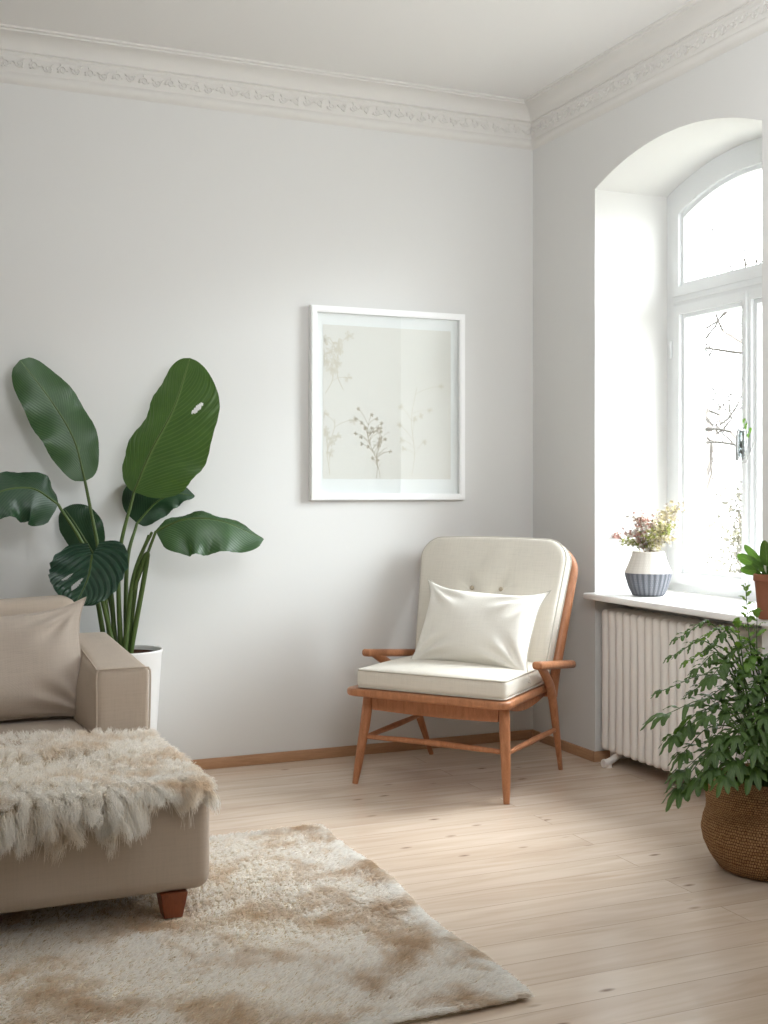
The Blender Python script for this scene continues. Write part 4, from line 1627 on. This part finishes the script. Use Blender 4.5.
# ------------------------------------------------------------------ small plant in a brown pot at the near end of the sill
PC = np.array([-0.040, -1.775, ZSILL])
tp = thing('potted_plant', 'small plant with oval leaves in a brown clay pot at the sill end', 'plant', PC)
profp = [(0.0, ZSILL), (0.032, ZSILL), (0.034, ZSILL + .004), (0.046, ZSILL + .135), (0.051, ZSILL + .140), (0.051, ZSILL + .162), (0.047, ZSILL + .164), (0.044, ZSILL + .150), (0.0, ZSILL + .148)]
PC2 = PC + np.array([-0.012, 0, 0])
MB().add(*lathe(dense(profp, 4), PC2[0], PC2[1], 40, )).build('pot', M['terracotta'], tp, angle=40)
MB().add(*lathe([(0.001, ZSILL + .153), (0.02, ZSILL + .156), (0.0435, ZSILL + .152)], PC2[0], PC2[1], 24)).build('soil', M['soil'], tp)
top = np.array([PC2[0], PC2[1], ZSILL + .15])
for k, (px, py, w, dx) in enumerate([(737, 555, .022, -.06), (740, 570, .020, -.09), (744, 545, .016, -.03), (765, 540, .024, -.10), (775, 552, .022, -.05), (786, 562, .022, -.08), (780, 538, .02, -.04), (752, 562, .016, -.11)]):
    tip = atx(px, py, PC2[0] + dx + 0.05)
    tip[0] = min(tip[0], -0.012)
    mid_ = top * 0.5 + tip * 0.5 + np.array([0, 0, 0.012])
    hint = np.cross(tip - top, cF) + cU * 0.2 * (1 if k % 2 else -1)
    V, F, uv, mm = leaf([top * 0.75 + tip * 0.25 + np.array([0, 0, .008]), mid_, tip], hint, w, w, .5, .5, .15, .002, nv=20, nu=5)
    V = np.array(V)
    V[:, 0] = np.minimum(V[:, 0], -0.004)
    lf = MB().add(V, F, uv).build('leaf', M['frond'], tp)
    MB().add(*tube(spline([top, top * 0.75 + tip * 0.25 + np.array([0, 0, .008])], 6), 0.003, 8)).build('stalk', M['frond_stem'], lf)

# ------------------------------------------------------------------ glass vial with a sprig hanging on the window catch
HV = np.array([XF0 - 0.085, YM - 0.085, 1.40])
hv = thing('hanging_bud_vase', 'little clear hanging vase with a green sprig on the window handle', 'vase', HV)
k = NT('clear_vial')
fr = two_sided_fresnel(k, 1.45)
tr = k.n('ShaderNodeBsdfTransparent', {'Color': (0.62, 0.64, 0.64, 1)})
gl = k.n('ShaderNodeBsdfGlossy', {'Roughness': 0.05})
M['vial'] = k.done(k.n('ShaderNodeMixShader', {0: k.math('MULTIPLY_ADD', fr.outputs[0], 1.0, 0.10), 1: tr.outputs[0], 2: gl.outputs[0]}))
xh, yh = HV[0] - 0.012, HV[1]
MB().add(*lathe([(0.0, 1.372), (0.010, 1.374), (0.016, 1.386), (0.0175, 1.42), (0.0165, 1.47), (0.0145, 1.49), (0.016, 1.497), (0.0145, 1.497), (0.013, 1.488), (0.0155, 1.44), (0.014, 1.39), (0.0, 1.38)], xh, yh, 28)).build('vial', M['vial'], hv, angle=60)
MB().add(*tube(spline([(xh, yh + .02, 1.385), (xh, yh + .006, 1.36), (xh, yh - .02, 1.355), (xh, yh - .05, 1.40), (xh + .01, yh - .065, 1.445)], 16), 0.0025, 8)).build('wire_hanger', M['steel'], hv)
tips = [((xh, yh - .02, 1.545), .012), ((xh - .01, yh - .045, 1.525), .012), ((xh, yh - .060, 1.505), .013), ((xh + .006, yh - .040, 1.485), .012), ((xh, yh - .03, 1.52), .010)]
MB().add(*tube(spline([(xh, yh, 1.40), (xh, yh - .006, 1.49), (xh, yh - .03, 1.52), (xh, yh - .02, 1.545)], 14), 0.0013, 6)).build('twig', M['frond_stem'], hv)
for tpnt, w in tips:
    tpnt = np.array(tpnt)
    b0 = tpnt - np.array([0, -.008, .022])
    V, F, uv, _ = leaf([b0, (b0 + tpnt) / 2 + np.array([-.003, 0, 0]), tpnt], (0.3, 1, .2), w, w, .5, .45, .1, 0, nv=12, nu=3)
    MB().add(V, F, uv).build('leaf', M['frond'], hv)

# ------------------------------------------------------------------ basket plant
BC = np.array([-0.335, -2.113, 0.0])
bk = thing('basket_plant', 'bushy green plant in a round woven basket on the floor by the radiator', 'plant', BC)
profb = [(0.0, 0.002), (0.150, 0.002), (0.165, 0.008), (0.192, 0.045), (0.212, 0.09), (0.219, 0.13), (0.212, 0.168), (0.203, 0.195), (0.202, 0.215), (0.205, 0.245), (0.199, 0.275), (0.188, 0.298), (0.183, 0.305), (0.176, 0.302), (0.176, 0.275), (0.178, 0.20), (0.0, 0.19)]
nb = dense(profb, 6)


def weave(V):
    V = V.copy()
    d = V[:, :2] - BC[:2]
    th = np.arctan2(d[:, 1], d[:, 0])
    k = 1 + 0.010 * np.sin(th * 3 + 1) * (V[:, 2] > 0.05) + 0.004 * np.sin(V[:, 2] * 420) * (np.linalg.norm(d, axis=1) > 0.15)
    V[:, :2] = BC[:2] + d * k[:, None]
    V[:, 2] += 0.006 * np.sin(th * 2 + .5) * np.clip(V[:, 2] / 0.3, 0, 1)
    return V


MB().add(*lathe(nb, BC[0], BC[1], 120, weave)).build('basket', M['basket'], bk, angle=60)
MB().add(*lathe([(0.001, 0.268), (0.06, 0.272), (0.12, 0.262), (0.175, 0.262)], BC[0], BC[1], 40)).build('soil', M['soil'], bk)


def frond(P, nleaf, ln, lw, seed, lobed=False, mat='frond', name='frond', start=0.45):
    """arching stem with alternate leaflets and a divided leaf at the tip"""
    rr = np.random.default_rng(seed)
    S = spline(P, 30)
    # keep clear of the wall, radiator and sill
    S[:, 0] = np.minimum(S[:, 0], -0.05)
    T = np.gradient(S, axis=0)
    T /= np.linalg.norm(T, axis=1)[:, None]
    st = MB().add(*tube(S, np.linspace(0.0036, 0.0012, len(S)), 6))
    lf = MB()
    for k in range(nleaf):
        s = start + (1 - start) * (k + 0.5) / nleaf
        i = int(s * 30)
        p = S[i]
        sd = np.cross(T[i], cU)
        sd /= np.linalg.norm(sd) + 1e-9
        d = T[i] * 0.75 + sd * (0.9 if k % 2 else -0.9) + cU * rr.uniform(-0.25, 0.35) + 0.15 * rr.normal(size=3)
        d /= np.linalg.norm(d)
        L = ln * rr.uniform(0.75, 1.2) * (1.1 - 0.35 * abs(s - 0.72))
        q = [p, p + d * L * 0.5 + cU * L * 0.06, p + d * L - cU * L * rr.uniform(0.05, 0.35)]
        V, F, uv, _ = leaf(q, np.cross(d, cU) + 0.2 * rr.normal(size=3), lw * rr.uniform(.8, 1.2), lw * rr.uniform(.8, 1.2), .55, .55, .2, .002, nv=10, nu=3)
        V = np.array(V)
        V[:, 0] = np.minimum(V[:, 0], -0.03)
        lf.add(V, F, uv)
    tipd = T[-1]
    sd = np.cross(tipd, cU)
    sd /= np.linalg.norm(sd) + 1e-9
    for a in ((-1.0, -0.5, 0, 0.5, 1.0) if lobed else (-0.45, 0, 0.45)):
        d = tipd * math.cos(a) + sd * math.sin(a)
        L = ln * (1.25 - 0.35 * abs(a))
        q = [S[-1], S[-1] + d * L * 0.5 + cU * 0.004, S[-1] + d * L - cU * L * 0.25]
        V, F, uv, _ = leaf(q, np.cross(d, cU) + 0.1 * rr.normal(size=3), lw * 1.05, lw * 1.05, .6, .5, .15, .002, nv=12, nu=3)
        V = np.array(V)
        V[:, 0] = np.minimum(V[:, 0], -0.03)
        lf.add(V, F, uv)
    so = st.build('frond', M['frond_stem'], bk)
    lf.build('leaflets', M[mat], so)['kind'] = 'stuff'


soil = np.array([BC[0], BC[1], 0.262])


def from_px(px, py, s):
    return CAM + ray(px, py) * s


seen = [  # tip pixel, depth along the view, leaf length, width, lobed, material
    (680, 637, 4.00, .034, .0075, 0, 'frond'), (674, 655, 3.95, .034, .0075, 0, 'frond'), (664, 690, 3.92, .040, .009, 0, 'frond'),
    (666, 714, 3.88, .060, .013, 1, 'frond'), (690, 725, 3.86, .060, .014, 1, 'frond'), (676, 734, 3.84, .050, .012, 1, 'frond'),
    (684, 752, 3.82, .045, .011, 1, 'frond'), (684, 770, 3.80, .052, .013, 1, 'frond'), (681, 786, 3.80, .055, .014, 1, 'frond'), (700, 778, 3.76, .050, .014, 1, 'frond'),
    (698, 668, 3.90, .036, .009, 0, 'frond'), (712, 676, 3.86, .050, .013, 0, 'frond'), (704, 700, 3.84, .036, .009, 0, 'frond'), (698, 640, 4.05, .034, .008, 0, 'frond_light'),
    (712, 645, 3.98, .034, .008, 0, 'frond'), (716, 750, 3.74, .048, .014, 1, 'frond'), (735, 760, 3.70, .055, .015, 1, 'frond'), (752, 766, 3.70, .055, .015, 1, 'frond'),
    (745, 668, 3.92, .038, .012, 0, 'frond_light'), (758, 690, 3.84, .040, .012, 0, 'frond'), (728, 712, 3.80, .040, .011, 0, 'frond'), (720, 735, 3.76, .045, .012, 1, 'frond'),
    (772, 670, 3.9, .045, .012, 0, 'frond'), (790, 690, 3.85, .045, .012, 0, 'frond'), (810, 660, 3.95, .045, .012, 0, 'frond'), (830, 700, 3.9, .045, .012, 0, 'frond'),
    (815, 740, 3.8, .05, .013, 1, 'frond'), (845, 760, 3.9, .05, .013, 1, 'frond'), (785, 765, 3.68, .05, .013, 1, 'frond'), (850, 680, 4.05, .045, .012, 0, 'frond'), (775, 735, 3.70, .05, .012, 1, 'frond'),
    (708, 716, 3.78, .044, .011, 1, 'frond'), (726, 690, 3.85, .036, .010, 0, 'frond'), (738, 735, 3.72, .046, .011, 1, 'frond'), (712, 768, 3.72, .046, .011, 1, 'frond'), (742, 700, 3.80, .036, .010, 0, 'frond'),
    (694, 690, 3.95, .036, .008, 0, 'frond'), (690, 660, 4.00, .034, .008, 0, 'frond_light'), (765, 715, 3.76, .044, .011, 1, 'frond'), (730, 655, 3.95, .036, .009, 0, 'frond'), (724, 775, 3.68, .046, .012, 1, 'frond'), (756, 745, 3.68, .046, .012, 1, 'frond')]
for q, (px, py, s, ln, lw, lob, mt) in enumerate(seen):
    tip = from_px(px, py, s)
    ang = rng.uniform(0, 6.28)
    b0 = soil + np.array([0.05 * math.cos(ang), 0.05 * math.sin(ang), 0])
    hor = tip - b0
    hgt = max(0.10, 0.34 - abs(px - 765) * 0.0006)
    if tip[2] > 0.5:
        c1 = b0 + np.array([hor[0] * .22, hor[1] * .22, (tip[2] - b0[2]) * 0.62 + 0.05])
        c2 = b0 + np.array([hor[0] * .60, hor[1] * .60, (tip[2] - b0[2]) * 0.98 + 0.05])
    else:
        c1 = b0 + np.array([hor[0] * .28, hor[1] * .28, max(0.12, tip[2] - b0[2]) * 0.8 + 0.07])
        c2 = b0 + np.array([hor[0] * .68, hor[1] * .68, max(0.08, tip[2] - b0[2]) + 0.07])
    frond([b0, c1, c2, tip], 17 if not lob else 9, ln * (1.0 if not lob else 1.25), lw * (0.85 if not lob else 0.78), 100 + q, bool(lob), mt, start=0.40 if not lob else 0.45)
# long grassy blades in the heart of the plant
for q in range(26):
    ang = rng.uniform(0, 6.28)
    b0 = soil + np.array([0.03 * math.cos(ang), 0.03 * math.sin(ang), 0])
    d = np.array([math.cos(ang), math.sin(ang), 0])
    R_ = rng.uniform(0.05, 0.20)
    H_ = rng.uniform(0.16, 0.30)
    P = [b0, b0 + d * R_ * 0.35 + cU * H_ * 0.6, b0 + d * R_ + cU * H_]
    P = [np.array([min(p[0], -0.06), p[1], p[2]]) for p in P]
    V, F, uv, _ = leaf(P, np.cross(d, cU), .006, .006, .25, .6, .3, 0, nv=14, nu=2)
    MB().add(V, F, uv).build('grassy_blade', M['frond'], bk)
# tall young shoots rising in front of the sill
for q, (pts, nl) in enumerate([([(757, 700, 3.93), (752, 660, 3.95), (748, 625, 3.97), (746, 592, 3.98)], 16), ([(762, 700, 3.95), (757, 650, 3.97), (757, 618, 3.99)], 9), ([(748, 700, 3.9), (742, 655, 3.92), (738, 628, 3.93)], 5)]):
    P = [soil + np.array([0.01 * q, 0.01, 0])] + [from_px(*p) for p in pts]
    frond(P, nl, .036 if q else .034, .011 if q else .0085, 300 + q, False, 'frond_light', start=0.5)

# ------------------------------------------------------------------ outdoors: ground, bare trees, shrubs
o = MB().add(*box(0.64, 60, -30, 50, -0.9, -0.6)).build('ground', M['outside'], smooth=False)
tag(o, kind='structure')


def bare_tree(loc, h, seed, label, group=None, spread=0.55, lean=(0, 0)):
    r = np.random.default_rng(seed)
    t = thing('bare_tree', label, 'tree', loc, group=group)
    tr_, tw = MB(), MB()

    def grow(p, d, L, rad, lev):
        P = [p]
        q = p.copy()
        dd = d.copy()
        n = 5
        for _ in range(n):
            dd = dd + 0.16 * r.normal(size=3) + np.array([0, 0, 0.03])
            dd /= np.linalg.norm(dd)
            q = q + dd * L / n
            P.append(q.copy())
        P = np.array(P)
        (tr_ if lev < 2 else tw).add(*tube(P, np.linspace(rad, rad * 0.6, n + 1), 7 if lev < 2 else 4, caps=False))
        if lev >= 5:
            return
        nbr = (3, 4, 4, 3, 3)[lev]
        for k in range(nbr):
            i = r.integers(2, n + 1)
            a = r.normal(size=3)
            a -= dd * (a @ dd)
            a /= np.linalg.norm(a)
            nd = dd * (1 - spread) + a * spread + np.array([0, 0, 0.08])
            nd /= np.linalg.norm(nd)
            grow(P[i], nd, L * r.uniform(0.58, 0.78), rad * 0.55, lev + 1)
    grow(np.array(loc, float), np.array([lean[0], lean[1], 1.0]), h * 0.36, h * 0.011, 0)
    tr_.build('trunk', M['bark'], t)
    tw.build('twigs', M['twig'], t)['kind'] = 'stuff'


bare_tree((15.2, 15.0, -0.6), 10.2, 4, 'bare winter tree seen through the left casement, its branches reaching over the shrub')
bare_tree((24.5, 29.5, -0.6), 14.0, 9, 'tall bare tree standing farther off behind the shrubs outside', lean=(.05, -.1))
bare_tree((17.0, 5.5, -0.6), 8.0, 14, 'bare tree outside beyond the right casement', lean=(0, .1))


def shrub(loc, rx, rz, seed, label):
    r = np.random.default_rng(seed)
    t = thing('leafless_shrub', label, 'shrub', loc)
    mb, lv = MB(), MB()
    for k in range(150):
        d = r.normal(size=3)
        d[2] = abs(d[2]) + 0.5
        d /= np.linalg.norm(d)
        e = np.array(loc) + d * np.array([rx, rx, rz]) * r.uniform(0.6, 1.0)
        mid_ = np.array(loc) + (e - np.array(loc)) * 0.5 + r.normal(size=3) * 0.08
        S = spline([np.array(loc) + r.normal(size=3) * np.array([.15, .15, 0]), mid_, e], 8)
        mb.add(*tube(S, np.linspace(0.012, 0.004, 9), 4, caps=False))
        for _ in range(34):
            c = S[r.integers(3, 9)] + r.normal(size=3) * 0.10
            a = r.normal(size=3) * 0.022
            b = r.normal(size=3) * 0.017
            lv.add([c - a, c + b, c + a, c - b], [(0, 1, 2, 3)])
    mb.build('branches', M['hedge'], t)
    lv.build('dry_leaves', M['hedge'], t)['kind'] = 'stuff'


shrub((9.2, 8.9, -0.6), 1.1, 2.5, 1, 'pale leafless shrub filling the lower left casement')
shrub((11.6, 11.3, -0.6), 1.2, 2.9, 2, 'taller pale shrub behind the low one outside the window')
shrub((9.9, 5.9, -0.6), 1.3, 1.7, 3, 'broad pale shrub outside beyond the right casement')

# ------------------------------------------------------------------ light
w = bpy.data.worlds.new('sky')
bpy.context.scene.world = w
w.use_nodes = True
nt = w.node_tree
nt.nodes.clear()
out = nt.nodes.new('ShaderNodeOutputWorld')
bg = nt.nodes.new('ShaderNodeBackground')
tc = nt.nodes.new('ShaderNodeTexCoord')
sx = nt.nodes.new('ShaderNodeSeparateXYZ')
rp = nt.nodes.new('ShaderNodeValToRGB')
nt.links.new(tc.outputs['Generated'], sx.inputs[0])
nt.links.new(sx.outputs[2], rp.inputs[0])
rp.color_ramp.elements[0].position = 0.0
rp.color_ramp.elements[0].color = (0.85, 0.88, 0.92, 1)
rp.color_ramp.elements[1].position = 0.9
rp.color_ramp.elements[1].color = (0.85, 0.88, 0.95, 1)
el = rp.color_ramp.elements.new(0.25)
el.color = (1.95, 2.02, 2.1, 1)
nt.links.new(rp.outputs[0], bg.inputs[0])
bg.inputs[1].default_value = 8.6
nt.links.new(bg.outputs[0], out.inputs[0])


def area(name, loc, target, sx, sy, power, col=(1, 1, 1), portal=False):
    L = bpy.data.lights.new(name, 'AREA')
    L.shape = 'RECTANGLE'
    L.size, L.size_y = sx, sy
    L.energy = power
    L.color = col
    o = bpy.data.objects.new(name, L)
    C.objects.link(o)
    o.location = loc
    from mathutils import Vector
    d = Vector(target) - Vector(loc)
    o.rotation_euler = d.to_track_quat('-Z', 'Y').to_euler()
    if portal:
        L.cycles.is_portal = True
    return o


def sun(name, az, el, angle, strength, col):
    """light coming from azimuth az (degrees from +X towards -Y) and elevation el"""
    L = bpy.data.lights.new(name, 'SUN')
    L.energy = strength
    L.angle = math.radians(angle)
    L.color = col
    o = bpy.data.objects.new(name, L)
    C.objects.link(o)
    from mathutils import Vector
    a, e = math.radians(az), math.radians(el)
    d = Vector((math.cos(a) * math.cos(e), -math.sin(a) * math.cos(e), math.sin(e)))
    o.location = d * 20
    o.rotation_euler = (-d).to_track_quat('-Z', 'Y').to_euler()


area('sky_portal', (0.66, YM, 1.72), (-1, YM, 1.72), 1.2, 2.1, 1, portal=True)
sun('hazy_sun', -8, 49, 31, 11.0, (0.95, 0.975, 1.0))
sun('bright_low_sky', 34, 20, 27, 4.7, (0.84, 0.93, 1.0))
area('ceiling_fill', (-1.8, -3.7, 2.2), (-1.0, -2.4, 3.15), 1.2, 1.0, 58, (0.93, 0.965, 1.0))  # added fill lamp aimed up at the ceiling, not a fixture of the room

# ------------------------------------------------------------------ camera and colour
cam = bpy.data.cameras.new('camera')
co = bpy.data.objects.new('camera', cam)
C.objects.link(co)
co.location = CAM.tolist()
co.rotation_euler = (PI / 2, 0, -YAW)
cam.sensor_fit = 'AUTO'
cam.sensor_width = 36.0
cam.lens = FP / 1024 * 36.0
cam.shift_y = (PY - 512.0) / 1024.0
cam.clip_start = 0.05
sc_ = bpy.context.scene
sc_.camera = co
sc_.view_settings.view_transform = 'Standard'
sc_.view_settings.look = 'None'
sc_.view_settings.exposure = 0.07
sc_.cycles.use_denoising = True
sc_.cycles.max_bounces = 10
sc_.cycles.diffuse_bounces = 6
sc_.cycles.transparent_max_bounces = 12
sc_.cycles.caustics_reflective = False
sc_.cycles.caustics_refractive = False
sc_.cycles.sample_clamp_indirect = 6.0
